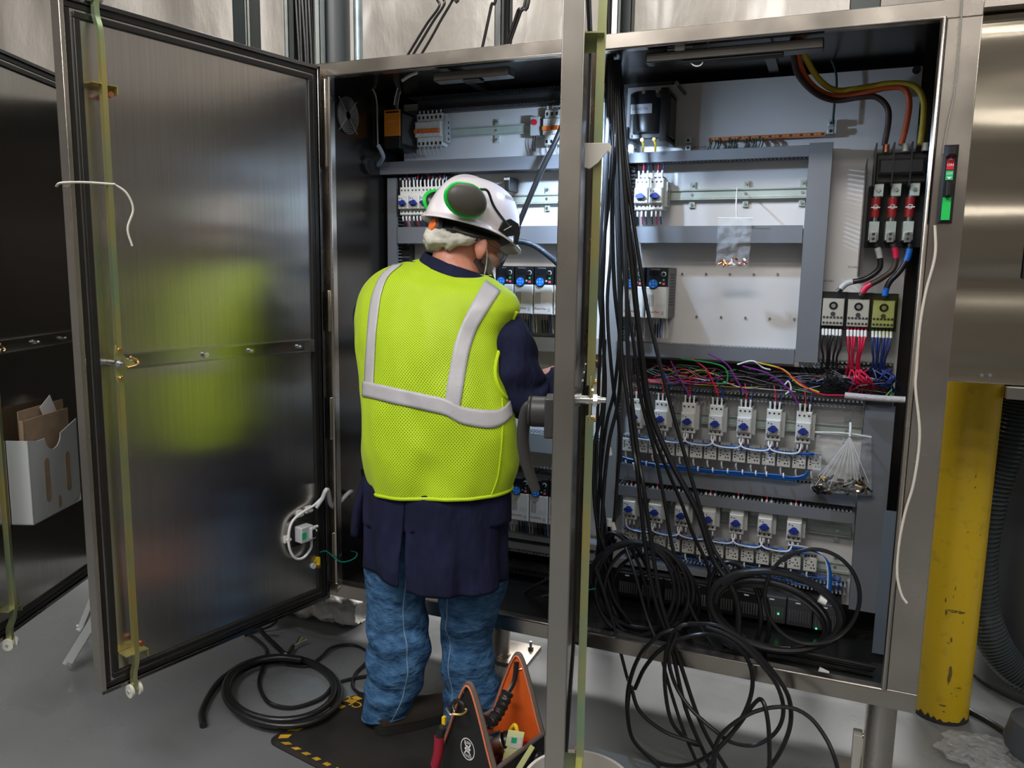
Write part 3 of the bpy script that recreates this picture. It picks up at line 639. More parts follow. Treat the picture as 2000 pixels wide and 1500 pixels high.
for i in range(4):
    o = copy_tree(st0, (c.x+i*.047, YS, c.z), f'white motor starter left of the helmet in the left bay, {ORD3[i]} from the left'); o['group'] = 'motor starters beside the helmet'
c = at(955, 470, y=YS-.03)
# dark accessory blocks above those starters
for i, (a, b) in enumerate(((778, 812), (842, 872), (985, 995))):
    p = rect(a, 345, b, 372, .40); m = MB(); m.rbox(p[0], p[1], .40, PY, p[2], p[3], BLK, .003)
    for k in range(4): x = p[0]+(p[1]-p[0])*(k+.5)/4; m.box(x-.003, x+.003, .398, .40, p[3]-.012, p[3]-.004, GREYP)
    one(m, 'contact_block', f'black contact block under the long duct in the left bay, {ORD3[i]} from the left', 'contact block')
# white wires beneath the two rows of starters (commoning loops) with blue wire ties
for xs, z, nm in ((XA, zA, 'upper'), (XB, zB, 'lower')):
    for i in range(6):
        a, b = xs[i]+(0 if i else -.0), xs[i+1]
        m = MB(); m.tube([(a-.012, YS-.06, z), (a-.010, YS-.07, z-.016), (a+.004, YS-.076, z-.030), ((a+b)/2, YS-.078, z-.034), (b-.014, YS-.076, z-.030), (b-.004, YS-.07, z-.014), (b-.004, YS-.06, z)], .0028, WWHITE, 6)
        one(m, 'jumper_wire', f'white jumper wire looping below the {nm} starter row, {ORD[i]} of six from the left' if i < 5 else f'white jumper wire looping below the {nm} starter row, rightmost of six', 'wire', f'white jumper loops below the {nm} starter row')
    m = MB(); x0, x1 = xs[0]-.02, xs[-1]+.05
    for k in range(5):
        P = [(x0+(x1-x0)*j/40, YS-.066+random.uniform(-.004, .004)+.003*k-.006, z-.030-.0015*k+random.uniform(-.003, .003)) for j in range(41)]
        m.tube(P, .0022, WBLUE, 5, k=3)
    for k in range(34):
        x = x0+(x1-x0)*(k+.5)/34; m.tube([(x, YS-.06, z-.03), (x+random.uniform(-.012, .012), YS-.05, z-.042), (x+random.uniform(-.01, .01), YS-.045, z-.055)], .0014, WBLUE, 5)
    one(m, 'blue_wires', f'tangle of thin blue wires laced below the {nm} starter row', 'wires', kind='stuff')
# ---------------- small relay (14 + 13)
def make_relay():
    t = T('relay', 'x', 'relay', (0, 0, 0)); w, h, d = .0415, .047, .055
    m = MB(); m.rbox(-w/2, w/2, -d, 0, 0, h, WHITEP, .002); m.box(-w/2+.002, w/2-.002, -d+.004, -.01, h, h+.012, GREYP)
    for i in range(4): m.cyl((-w/2+.006+i*.0095, -d+.003, h+.006), (-w/2+.006+i*.0095, -d+.006, h+.006), .003, BLK, 8)
    m.build('housing', t)
    m = MB()
    for a, b in ((-.013, .036), (-.013, .027), (-.013, .018), (.004, .034), (.010, .024), (.004, .013), (.013, .013)): m.cyl((a, -d-.0008, b), (a, -d+.001, b), .0026, BLK, 8)
    m.box(-.009, .001, -d-.0006, -d, .022, .024, INK); m.build('screw_terminals', t)
    m = MB(); m.tube([(-.008, -d+.01, 0), (-.009, -d+.008, -.014), (-.006, -d+.012, -.028)], .003, LABELW, 6); m.build('wire_marker', t)
    return t
rl0 = make_relay(); first = True
def relays(p0, p1, n, nm, yb=.462):
    global first
    A, B = at(*p0, y=yb-.055), at(*p1, y=yb-.055); z = (A.z+B.z)/2
    for i in range(n):
        o = rl0 if first else copy_tree(rl0, None, None); first = False
        s = (B.x-A.x)/(n-1)
        place(o, (A.x+s*i, yb, z), f'pale relay block in the {nm} relay row, {ORD[i]} of {n} from the left' if i < n-1 else f'pale relay block in the {nm} relay row, rightmost of {n}')
        o['group'] = f'relay blocks in the {nm} relay row'
relays((1226, 881), (1590, 919), 14, 'upper'); relays((1233, 1064), (1581, 1117), 13, 'lower')
# blue trunk below the upper relay row
m = MB()
for k in range(5):
    P = [at(px, py+k*1.5+random.uniform(-1, 1), y=.372+.002*k) for px, py in ((1216, 893), (1240, 899), (1280, 906), (1330, 911), (1380, 917), (1430, 921), (1480, 925), (1520, 929), (1548, 932), (1570, 928), (1578, 920))]
    m.tube(P, .0032, WBLUE, 6)
one(m, 'blue_wire_loom', 'laced blue wire loom running below the upper relay row', 'wires', kind='stuff')
for i, (px, py) in enumerate(((1222, 902), (1262, 906), (1281, 908), (1363, 917), (1392, 919), (1421, 921), (1450, 923), (1476, 925), (1497, 927), (1530, 930))):
    c = at(px, py, y=.37); m = MB(); m.lathe([(.0095, -.002), (.0095, .002)], (c.x, .377, c.z), LABELW, 12, (1, 0, .1)); one(m, 'cable_tie', f'white tie round the blue loom below the upper relay row, {ORD[i]} from the left', 'cable tie', 'ties on the blue loom')
# blue/white drop at the right end of the lower rows
m = MB()
for k in range(6):
    P = [at(px+k*1.3, py+k*1.2, y=.385+.002*(k % 3)) for px, py in ((1540, 1064), (1570, 1068), (1595, 1076), (1610, 1090), (1616, 1110), (1617, 1130), (1616, 1150))]
    m.tube(P, .0026, WBLUE if k else WWHITE, 6)
one(m, 'blue_wire_loom', 'blue and white loom turning down at the right end of the lower relay row', 'wires', kind='stuff')
def scribble(box, n, cols, r, name, label, amp=.03, seg=5, horiz=True, cat='wires'):
    x0, x1, y0, y1, z0, z1 = box; m = MB()
    for k in range(n):
        a = random.uniform(x0, x1); L = random.uniform(.12, .45)*(x1-x0) if horiz else random.uniform(.02, .06)
        P = []; z = random.uniform(z0, z1); y = random.uniform(y0, y1)
        for j in range(seg): P.append((min(max(a+L*j/(seg-1)*(1 if random.random() > .1 else .7), x0), x1), y+random.uniform(-.008, .008), min(max(z+random.uniform(-amp, amp), z0), z1)))
        m.tube(P, r, random.choice(cols), 5, k=4)
    return one(m, name, label, cat, kind='stuff')
scribble((XB[0]-.03, XW-.03, .42, .47, DC[2]+.004, DC[3]+.01), 70, [WBLUE], .0016, 'blue_wires', 'blue wires packed in the bottom duct of the right bay', .012)
scribble((xl, .85, .41, .47, DL6[2]+.004, DL6[3]), 50, [WBLUE, WBLUE, WWHITE], .0016, 'blue_wires', 'blue wires packed in the duct under the lower drives', .01)
P0, P1 = at(1245, 745, y=.42), at(1740, 765, y=.42)
zc = (P0.z+P1.z)/2
scribble((.94, P1.x, .37, .46, zc-.005, zc+.05), 60, [BLK, BLK, BLK, WPURP, WRED, WNAVY, WBLUE, WYEL, WGRN, WWHITE], .0019, 'coloured_wires', 'jumble of coloured wires in the open duct above the upper starter row', .02)
m = MB(); m.box(.94, P1.x, .47, PY, zc-.02, zc+.065, BLKM); one(m, 'wiring_channel', 'dark wiring channel behind the jumble of coloured wires', 'duct')
# coloured wires arching from that duct down to the starters
arcs = [((1383, 690), (1420, 712), (1440, 745), (1455, 768), WPURP), ((1450, 715), (1500, 730), (1540, 760), (1560, 790), WPURP), ((1350, 700), (1378, 720), (1392, 745), (1402, 768), WRED), ((1310, 705), (1322, 730), (1340, 760), (1347, 775), WPURP),
        ((1480, 708), (1530, 722), (1560, 750), (1600, 766), WYEL), ((1330, 700), (1410, 715), (1420, 745), (1400, 750), WGRN), ((1395, 730), (1408, 760), (1412, 775), (1412, 780), WNAVY), ((1290, 712), (1300, 735), (1312, 750), (1330, 742), WBLUE),
        ((1520, 716), (1590, 765), (1640, 772), (1670, 770), WRED), ((1440, 712), (1470, 705), (1490, 718), (1505, 722), WWHITE), ((1532, 752), (1540, 745), (1545, 760), (1534, 770), WWHITE)]
for i, (a, b, c, d, mt) in enumerate(arcs):
    m = MB(); m.tube([at(*p, y=.36+.004*(i % 4)) for p in (a, b, c, d)], .0026, mt, 6)
    one(m, 'loose_wire', f'{mt.name.replace("_wire","")} wire arching above the upper starter row, {ORD3[i]} of the loose wires there', 'wire', 'loose wires above the upper starter row')
# ---------------- drives
def make_drive():
    t = T('motor_drive', 'x', 'motor drive', (0, 0, 0)); w, h, d = .071, .168, .145
    m = MB(); m.rbox(-w/2, w/2, -d+.03, 0, 0, h, BLK, .002); m.rbox(-w/2, w/2, -d, -d+.035, h*.62, h, BLK, .003); m.build('housing', t)
    m = MB(); m.rbox(-w/2+.0005, w/2-.0005, -d-.001, -d+.035, .0, h*.62, CREAM, .003)
    for k in range(4): m.box(-w/2+.008+k*.0055, -w/2+.0095+k*.0055, -d-.0016, -d, .038, .078, INK)
    for k in range(6): m.box(w/2-.034+k*.0052, w/2-.033+k*.0052, -d-.0016, -d, .036, .050, GREYP)
    m.box(w/2-.017, w/2-.009, -d-.0016, -d, .012, .024, GREYP); m.text('PowerFlex', (-.009, -d-.0018, .021), (1, 0, 0), (0, 0, 1), .0098, mat('red_lettering', (.5, .05, .06), .5), .01); m.build('front_cover', t)
    m = MB(); m.cyl((-.011, -d+.002, h*.68), (-.011, -d-.004, h*.68), .0175, BLK, 28); m.cyl((-.011, -d-.003, h*.68), (-.011, -d-.006, h*.68), .0148, BLUEP, 28)
    for a, b in ((-.0095, 0), (.0095, 0), (0, .0095), (0, -.0095), (0, 0)): m.cyl((-.011+a, -d-.0062, h*.68+b), (-.011+a, -d-.0058, h*.68+b), .0018, LABELW, 6)
    m.build('round_keypad', t)
    m = MB(); m.lathe([(.0080, 0), (.0080, .001), (.0062, .001), (.0062, 0)], (.022, -d-.0005, h*.87), LABELW, 20, (0, -1, 0)); m.build('speed_dial_ring', t)
    m = MB(); m.cyl((.022, -d, h*.87), (.022, -d-.008, h*.87), .006, BLK, 16); m.build('speed_dial', t)
    m = MB(); m.rbox(.018, .027, -d-.002, -d, h*.655, h*.705, PINK, .001); m.build('stop_key', t)
    m = MB(); m.rbox(.019, .026, -d-.002, -d, h*.735, h*.775, GREEN, .001); m.cyl((.011, -d-.001, h*.70), (.011, -d, h*.70), .0035, GREYP, 10); m.build('start_key', t)
    m = MB(); m.box(-.027, .008, -d-.0008, -d, h*.84, h*.93, mat('display_window', (.01, .012, .02), .15)); m.text('Allen-Bradley', (-.006, -d-.001, h*.965), (1, 0, 0), (0, 0, 1), .0055, GREYP); m.build('display', t)
    m = MB()
    for k in range(6): x = -w/2+.010+k*.010; c = (BLK, BLK, BLK, WBLUE, WWHITE, WWHITE)[k]; m.tube([(x, -.08, 0), (x+.002, -.085, -.02), (x+random.uniform(-.004, .004), -.075, -.045), (x, -.07, -.07)], .0026, c, 6)
    m.build('output_wires', t)
    m = MB()
    for k in range(3): m.box(-w/2+.008+k*.010, -w/2+.013+k*.010, -.09, -.084, -.022, -.004, LABELW)
    m.build('wire_markers', t)
    m = MB()
    for k in range(11): m.box(w/2, w/2+.0006, -d+.05, -.03, h*.25+k*.01, h*.25+k*.01+.005, INK)
    m.build('side_vents', t)
    return t
dr0 = make_drive(); YDv = .475; yf = YDv-.145
c = at(1060, 614, y=yf); c1 = at(1103, 617, y=yf); pt = .0745; x0 = c.x
lab = ['leftmost of the upper drives, behind the beard', 'second upper drive, just right of the beard', 'third upper drive in the left bay', 'rightmost upper drive in the left bay, by the door edge']
for i in range(4):
    o = dr0 if i == 0 else copy_tree(dr0, None, None); place(o, (x0+(i-2)*pt, YDv, (c.z+c1.z)/2), 'black and white motor drive, '+lab[i]); o['group'] = 'upper drives in the left bay'
c = at(1014, 1017, y=yf); d_ = at(1055, 1022, y=yf)
for i in range(4):
    copy_tree(dr0, (c.x+(i-1)*pt, YDv, (c.z+d_.z)/2), 'black and white motor drive in the lower left bay row, '+['leftmost behind the vest', 'second, beside the vest', 'third, under the handle tip', 'rightmost by the door edge'][i])['group'] = 'lower drives in the left bay'
c = at(1280, 622, y=yf)
copy_tree(dr0, (c.x, YDv, c.z), 'black and white motor drive alone on the white panel of the right bay')
copy_tree(dr0, (c.x-.078, YDv, c.z), 'black and white motor drive half hidden by hanging cables in the right bay')
# ---------------- breakers with orange toggles
def make_breaker():
    t = T('circuit_breaker', 'x', 'circuit breaker', (0, 0, 0)); w, h, d = .0175, .118, .06
    m = MB(); m.rbox(-w/2, w/2, -d+.018, 0, 0, h, WHITEP, .0015); m.rbox(-w/2, w/2, -d, -d+.02, h*.27, h*.73, WHITEP, .0015)
    for z in (.010, h-.014): m.box(-w/2+.005, w/2-.005, -d+.0172, -d+.019, z-.005, z+.006, BLK)
    m.build('housing', t)
    m = MB(); m.rbox(-w/2+.001, w/2-.001, -d-.012, -d, h*.38, h*.50, ORNG, .0015); m.build('toggle', t)
    m = MB(); m.tube([(0, -d+.024, h-.004), (0, -d+.022, h+.014), (.003, -d+.03, h+.034)], .0018, BLK, 5); m.cyl((0, -d+.022, h+.002), (0, -d+.022, h+.014), .0028, LABELW, 6); m.build('feed_wire', t)
    m = MB(); m.tube([(0, -d+.024, .004), (0, -d+.022, -.014), (.002, -d+.03, -.03)], .002, GREYP, 5); m.build('load_wire', t)
    return t
br0 = make_breaker(); yb = .462; c = at(817, 286, y=yb-.05); first = True
for i in range(6):
    o = br0 if first else copy_tree(br0, None, None); first = False
    place(o, (c.x+i*.0178, yb, c.z), f'white breaker with orange toggle beside the orange power supply, {ORD[i] if i<5 else "rightmost"} of six'); o['group'] = 'breakers beside the power supply'
m = MB(); xe = c.x+5*.0178+.010; m.box(xe, xe+.012, yb-.04, yb, c.z+.012, c.z+.108, GREYP)
for k in range(4): m.cyl((xe+.012, yb-.02, c.z+.026+k*.02), (xe+.0135, yb-.02, c.z+.026+k*.02), .0045, BLK, 10)
one(m, 'end_clamp', 'grey end clamp right of the six breakers by the power supply', 'clamp', bevel=.001)
c = at(1066, 282, y=yb-.05)
for i in range(6):
    o = copy_tree(br0, (c.x+i*.0178, yb, c.z), f'white breaker with orange toggle near the right door, {ORD[i] if i<5 else "rightmost"} of six'); o['group'] = 'breakers near the right door'
p = rect(1036, 228, 1054, 265, yb-.04)
t = T('pilot_lamp_module', 'small grey module with a red button left of the right-hand breakers', 'module', ((p[0]+p[1])/2, yb, p[2]))
m = MB(); m.rbox(p[0], p[1], yb-.045, yb, p[2], p[3], GREYP, .002); m.build('housing', t); m = MB(); m.cyl(((p[0]+p[1])/2, yb-.045, p[3]-.020), ((p[0]+p[1])/2, yb-.052, p[3]-.020), .010, RED, 18); m.build('red_button', t)
for k in (0, 1): m = MB(); m.tube([(p[0]+.008+.008*k, yb-.03, p[2]), (p[0]+.007+.008*k, yb-.032, p[2]-.02), (p[0]+.004+.008*k, yb-.02, p[2]-.05)], .0018, BLK, 5); m.build('wire', t)
# power supply
p = rect(750, 214, 781, 290, .345); t = T('power_supply', 'orange and black power supply at the top left of the left bay', 'power supply', ((p[0]+p[1])/2, PY, p[2]))
m = MB(); m.box(p[0], p[1], .35, PY-.02, p[2], p[3], BLK); xs = p[1]; m.box(p[1], p[1]+.001, .36, PY-.03, p[2]+.02, p[3]-.012, mat('rating_plate', (.10, .10, .10), .4)); m.build('housing', t, bevel=.001)
for k in range(9): m = MB()
m = MB(); m.rbox(p[0], p[1], .345, .352, p[2]+.045, p[3], ORNGD, .002); m.box(p[0]+.008, p[1]-.006, .3445, .345, p[3]-.012, p[3]-.006, BLK)
m.text('weidmuller', ((p[0]+p[1])/2, .3442, p[3]-.042), (1, 0, 0), (0, 0, 1), .0075, mat('pale_lettering', (.8, .6, .4), .5)); m.build('orange_front', t)
m = MB(); m.rbox(p[0], p[1], .345, .352, p[2], p[2]+.044, BLK, .002); m.build('black_front', t)
m = MB(); m.text('24V', (p[1]+.0015, .42, p[3]-.04), (0, 1, 0), (0, 0, 1), .012, GREYP); m.build('side_lettering', t)
for k in range(2): m = MB(); m.tube([((p[0]+p[1])/2+.008*k, .38, p[3]), ((p[0]+p[1])/2+.008*k, .375, p[3]+.02), ((p[0]+p[1])/2+.006+.008*k, .38, p[3]+.06), ((p[0]+p[1])/2+.018, .40, p[3]+.09)], .002, WWHITE if k else GREYP, 6); m.build('wire', t)
# more cover wires from the side conduit: spiral cable at the left wall
m = MB(); m.tube([at(px, py, x=-.035) for px, py in ((697, 155), (715, 160), (730, 178), (736, 200), (737, 240), (738, 285))], .003, mat('pale_cord', (.45, .45, .42), .5), 6)
one(m, 'thin_cable', 'thin pale cable dropping along the left wall beside the fan', 'cable')
m = MB(); m.tube([at(738, 283, y=.30), at(745, 296, y=.31), at(748, 308, y=.33), at(738, 322, y=.36), at(722, 328, y=.37)], .008, mat('blue_grey_wrap', (.30, .36, .42), .45, bump=(150, .003)), 10)
one(m, 'wrapped_cable', 'grey wrapped cable curling into the round port at the top left', 'cable')
c = at(718, 322, x=-.040); m = MB(); m.lathe([(.020, 0), (.034, 0), (.034, .012), (.026, .014), (.020, .012)], (c.x, c.y, c.z), BLK, 24, (1, 0, 0)); one(m, 'cable_port', 'round black cable port in the left cabinet wall', 'port')
# fan with wire guard on left wall
c = at(676, 226, x=-.042); fan = T('cooling_fan', 'round fan with a wire guard on the left cabinet wall', 'fan', c)
m = MB(); m.lathe([(.062, 0), (.062, .004), (.058, .004)], c, BLKM, 32, (1, 0, 0)); m.lathe([(0, .004), (.02, .004), (.02, 0)], c, mat('fan_hub_metal', (.25, .25, .26), .3, .8), 24, (1, 0, 0))
for k in range(7): a = k*math.tau/7; m.box(c.x+.001, c.x+.003, c.y-.004, c.y+.004, c.z, c.z+.056, BLKM) if k == 0 else None
m.build('fan_body', fan)
for rr in [.016+.0065*k for k in range(8)]:
    m = MB(); m.tube([c+V((.010, rr*math.cos(a*math.tau/28), rr*math.sin(a*math.tau/28))) for a in range(28)], .0009, mat('guard_wire', (.42, .42, .42), .3, .5), 6, True, smooth=False); m.build('guard_ring', fan)
m = MB()
for a in (.8, 2.37, 3.94, 5.5): m.tube([c+V((.009, .014*math.cos(a), .014*math.sin(a))), c+V((.009, .078*math.cos(a), .078*math.sin(a)))], .0014, MC['guard_wire'], 6, smooth=False)
m.build('guard_struts', fan)
# ---------------- transformer
p = rect(1228, 172, 1305, 275, .33); x0, x1, z0, z1 = p
t = T('transformer', 'black control transformer at the top left of the right bay', 'transformer', ((x0+x1)/2, PY, z0))
m = MB(); m.box(x0, x1, .36, PY-.03, z0+.02, z1-.02, BLK)
for zz_ in (z0+.008, z1-.028): m.box(x0+.004, x1-.004, .345, PY, zz_, zz_+.02, BLK)
m.build('core', t, bevel=.004)
m = MB(); cx = x0+(x1-x0)*.38; m.lathe([(.0, -.0), (.052, 0), (.056, .01), (.056, .12), (.05, .13)], (cx, .38, z0+.03), BLK, 28, None, 1, .8); m.build('coil', t)
m = MB(); m.box(x1-.028, x1-.004, .335, PY, z0, z1, BLK); m.box(x0, x0+.015, .345, PY, z0+.01, z1-.01, BLK); m.build('mounting_foot', t, bevel=.003)
m = MB(); m.box(x0+.005, x0+.075, .333, .334, (z0+z1)/2+.005, (z0+z1)/2+.035, mat('grey_rating_label', (.32, .32, .33), .4)); m.text('50/60 Hz', (x0+.036, .3325, (z0+z1)/2+.02), (1, 0, 0), (0, 0, 1), .014, INK); m.build('rating_label', t)
for k, (dx, zz_) in enumerate(((.045, z1-.01), (.09, z1-.01), (.045, z0+.005), (.085, z0+.005))):
    m = MB(); m.cyl((x0+dx, .335, zz_), (x0+dx, .345, zz_), .006, BRASS, 10); m.build('terminal_screw', t)
for k, (a, mt) in enumerate(((.045, WYEL), (.085, mat('yellow_sleeve', (.75, .5, .02), .4)))):
    m = MB(); m.tube([(x0+a, .34, z0+.002), (x0+a+.006, .335, z0-.012), (x0+a+.002, .35, z0-.03)], .004, mt, 6); m.build('lead', t)
m = MB(); m.box(x0-.02, x1+.012, .322, .3235, z0-.04, z1+.07, mat('clear_guard', (.9, .92, .95), .06, trans=1, alpha=.16)); one(m, 'clear_guard', 'clear plastic guard sheet in front of the transformer', 'guard')
c = at(1322, 163, y=.325); m = MB(); m.cyl((c.x, .323, c.z), (c.x+.0, .47, c.z-.0), .006, BLK, 12); m.cyl((c.x, .318, c.z), (c.x, .323, c.z), .007, ZBRIGHT, 12); one(m, 'standoff', 'black standoff post holding the clear guard', 'standoff')
# ---------------- copper ground bar, lugs
A, B = at(1383, 272, y=.45), at(1612, 263, y=.45); z = (A.z+B.z)/2
t = T('ground_bar', 'long drilled copper earth bar above the right bay top duct', 'earth bar', ((A.x+B.x)/2, .45, z-.006))
m = MB(); m.box(A.x, B.x, .445, .455, z-.006, z+.006, COPPER); m.build('bar', t)
m = MB()
for k in range(34): x = A.x+.008+(B.x-A.x-.016)*k/33; m.cyl((x, .4445, z), (x, .443, z), .0035, BRASS if k % 3 else INK, 8)
m.build('bar_screws', t)
for k, px in enumerate((1386, 1391, 1397, 1402, 1408, 1424, 1430, 1436, 1441, 1458, 1464, 1470, 1476, 1483, 1489)):
    x = at(px, 280, y=.44).x; m = MB(); m.tube([(x, .44, z-.004), (x+random.uniform(-.004, .004), .43, z-.02), (x-.008+random.uniform(-.006, .004), .44, z-.045)], .0024, mat('dark_green_wire', (.01, .05, .035), .4), 6); m.build('earth_wire', t)
for nm, px, py, l in (('earth_lug', 1623, 250, 'metal earth lug at the right end of the copper bar'), ('earth_lug', 1345, 283, 'small metal earth lug left of the copper bar')):
    c = at(px, py, y=.46); m = MB(); m.box(c.x-.010, c.x+.010, .462, .47, c.z-.026, c.z+.026, ZINC); m.box(c.x-.009, c.x+.009, .448, .462, c.z-.020, c.z-.002, ZINC); m.box(c.x-.009, c.x+.009, .448, .462, c.z+.004, c.z+.022, ZINC)
    for s in (-.011, .013): m.cyl((c.x, .444, c.z+s), (c.x, .448, c.z+s), .005, INK, 10)
    one(m, nm, l, 'earth lug', bevel=.001)
m = MB(); m.tube([at(px, py, y=.44) for px, py in ((1600, 108), (1622, 116), (1632, 140), (1634, 170), (1630, 200), (1627, 235), (1626, 243))], .0035, mat('dark_green_cable', (.01, .03, .02), .4), 8); one(m, 'earth_cable', 'dark green earth cable dropping onto the right-hand lug', 'cable')
for t_, px, py, s in (('GROUND', 1366, 288, .012), ('FD3461', 1667, 522, .010), ('FD3461', 1619, 549, .010)):
    c = at(px, py, y=PY); m = MB(); m.box(c.x-.026, c.x+.026, PY-.0006, PY-.0001, c.z-.009, c.z+.009, PLATE); m.text(t_, (c.x, PY-.0008, c.z), (1, 0, 0), (0, 0, 1), s, INK)
    one(m, 'panel_label', f'small printed label on the white panel near the {"copper bar" if px<1400 else ("fused switch" if px>1650 else "left distribution block")}', 'label')
# ---------------- big supply cables
CO = mat('orange_power_cable', (.55, .09, .02), .45); CY = mat('yellow_power_cable', (.50, .36, .02), .45); CB = mat('brown_black_power_cable', (.045, .025, .02), .5)
for P, mt, l in (([(1556, 78), (1562, 125), (1585, 165), (1625, 187), (1680, 183), (1730, 172), (1765, 173), (1776, 200), (1770, 245), (1760, 284)], CO, 'orange'), ([(1562, 78), (1575, 115), (1600, 155), (1632, 176), (1680, 172), (1740, 163), (1785, 168), (1803, 195), (1803, 235), (1797, 284)], CY, 'yellow'), ([(1548, 82), (1556, 140), (1590, 180), (1630, 196), (1680, 190), (1712, 190), (1733, 210), (1735, 240), (1727, 284)], CB, 'dark brown')):
    m = MB(); n = len(P); m.tube([at(px, py, y=.18+.20*min(1, i/3)) for i, (px, py) in enumerate(P)], .0085, mt, 12); one(m, 'power_cable', f'thick {l} supply cable sweeping down to the fused switch', 'cable')
# ---------------- fused disconnect with three fuses
t = T('fused_switch', 'black three pole fused disconnect switch at the upper right', 'switch', (at(1755, 480, y=.45).x, PY, at(1755, 480, y=.45).z))
Q = lambda px, py, y=.38: at(px, py, y=y)
A, B = Q(1708, 300), Q(1812, 358); x0, x1 = Q(1708, 330).x, Q(1812, 330).x
m = MB(); m.rbox(x0, x1, .37, PY, B.z, A.z, BLK, .006); m.rbox(x0+.01, x1-.01, .345, .37, B.z+.025, A.z-.02, BLK, .006)
for k in range(4): x = x0+(x1-x0)*k/3; m.box(x-.002, x+.002, .34, PY, B.z-.01, A.z+.025, BLK)
m.build('switch_body', t)
XF = [x0+(x1-x0)*(.10+.36*k) for k in range(3)]; xo = [1716, 1750, 1786]
for k in range(3):
    xk = Q(xo[k], 370).x; zt, z1_, zm, zb_ = Q(1750, 360).z, Q(1750, 384).z, Q(1750, 425).z, Q(1750, 470).z
    x3 = Q((1710, 1743, 1777)[k], 400).x
    m = MB(); m.box(xk-.013, xk+.013, .362, .395, z1_, zt, ZINC); m.cyl((xk, .358, (zt+z1_)/2), (xk, .362, (zt+z1_)/2), .006, ZBRIGHT, 12); m.build('upper_clip', t, bevel=.001)
    m = MB(); m.cyl((x3, .375, zm+.001), (x3, .375, z1_-.004), .0125, mat('fuse_red', (.30, .012, .015), .4), 20); m.lathe([(.007, 0), (.007, .0006), (.0055, .0006), (.0055, 0)], (x3, .3628, (zm+z1_)/2), LABELW, 16, (0, -1, 0)); m.box(x3-.0125, x3+.0125, .3624, .3628, zm+.028, zm+.031, LABELW); fu = m.build('fuse', t)
    m = MB(); m.cyl((x3, .375, zm-.014), (x3, .375, zm+.001), .009, ZBRIGHT, 16); m.cyl((x3, .375, z1_-.004), (x3, .375, z1_+.004), .009, ZBRIGHT, 16); m.build('fuse_cap', fu)
    m = MB(); m.box(x3-.014, x3+.014, .362, .42, zb_, zm-.012, ZINC); m.box(x3-.010, x3+.010, .352, .362, zb_-.006, zb_+.024, ZBRIGHT)
    for dz in (.004, .018): m.cyl((x3, .350, zb_+dz), (x3, .353, zb_+dz), .0045, INK, 10)
    m.build('lower_lug', t, bevel=.001)
    m = MB(); x = XF[k]+.012; m.cyl((x, .36, A.z), (x, .36, A.z+.022), .009, COPPER if k == 0 else ZINC, 12); m.build('line_terminal', t)
c0, c1 = Q(1690, 475), Q(1800, 358)
m = MB(); m.box(c0.x, c1.x+.03, .425, PY-.002, c0.z-.01, c1.z, BLKM); m.build('base_plate', t)
m = MB(); g = MC['clear_guard']; a = Q(1702, 262); b = Q(1806, 540); m.box(Q(1690, 400).x-.006, Q(1812, 400).x, .325, .3265, b.z, a.z+.01, g); m.build('clear_shield', t)
m = MB(); m.box(Q(1690, 400).x-.006, Q(1690, 400).x-.004, .325, PY, b.z, Q(1690, 315).z, BLK); m.box(x1+.004, x1+.006, .34, PY, b.z, A.z+.03, BLK); m.build('side_rail', t)
# load cables with coloured tapes
H1 = [((1711, 476), (1718, 500), (1717, 525), (1690, 545), (1655, 553), (1637, 570), BLK, GREYP, 'dark grey'), ((1744, 476), (1750, 500), (1745, 525), (1720, 545), (1693, 560), (1681, 578), CB, WRED, 'red'), ((1779, 476), (1772, 505), (1757, 530), (1738, 550), (1730, 568), (1728, 582), BLK, WBLUE, 'blue')]
for P in H1:
    pts = [at(*p, y=.36) for p in P[:6]]; t = T('load_cable', f'black cable with {P[8]} tape linking the fused switch to a distribution block', 'cable', pts[-1]); m = MB(); m.tube(pts, .0085, P[6], 10); m.build('jacket', t)
    m = MB(); d = cat_pts(pts, 6); m.tube(d[2:8], .0092, P[7], 10, smooth=False); m.build('upper_tape', t); m = MB(); m.tube(d[-9:-2], .0092, P[7], 10, smooth=False); m.build('lower_tape', t)
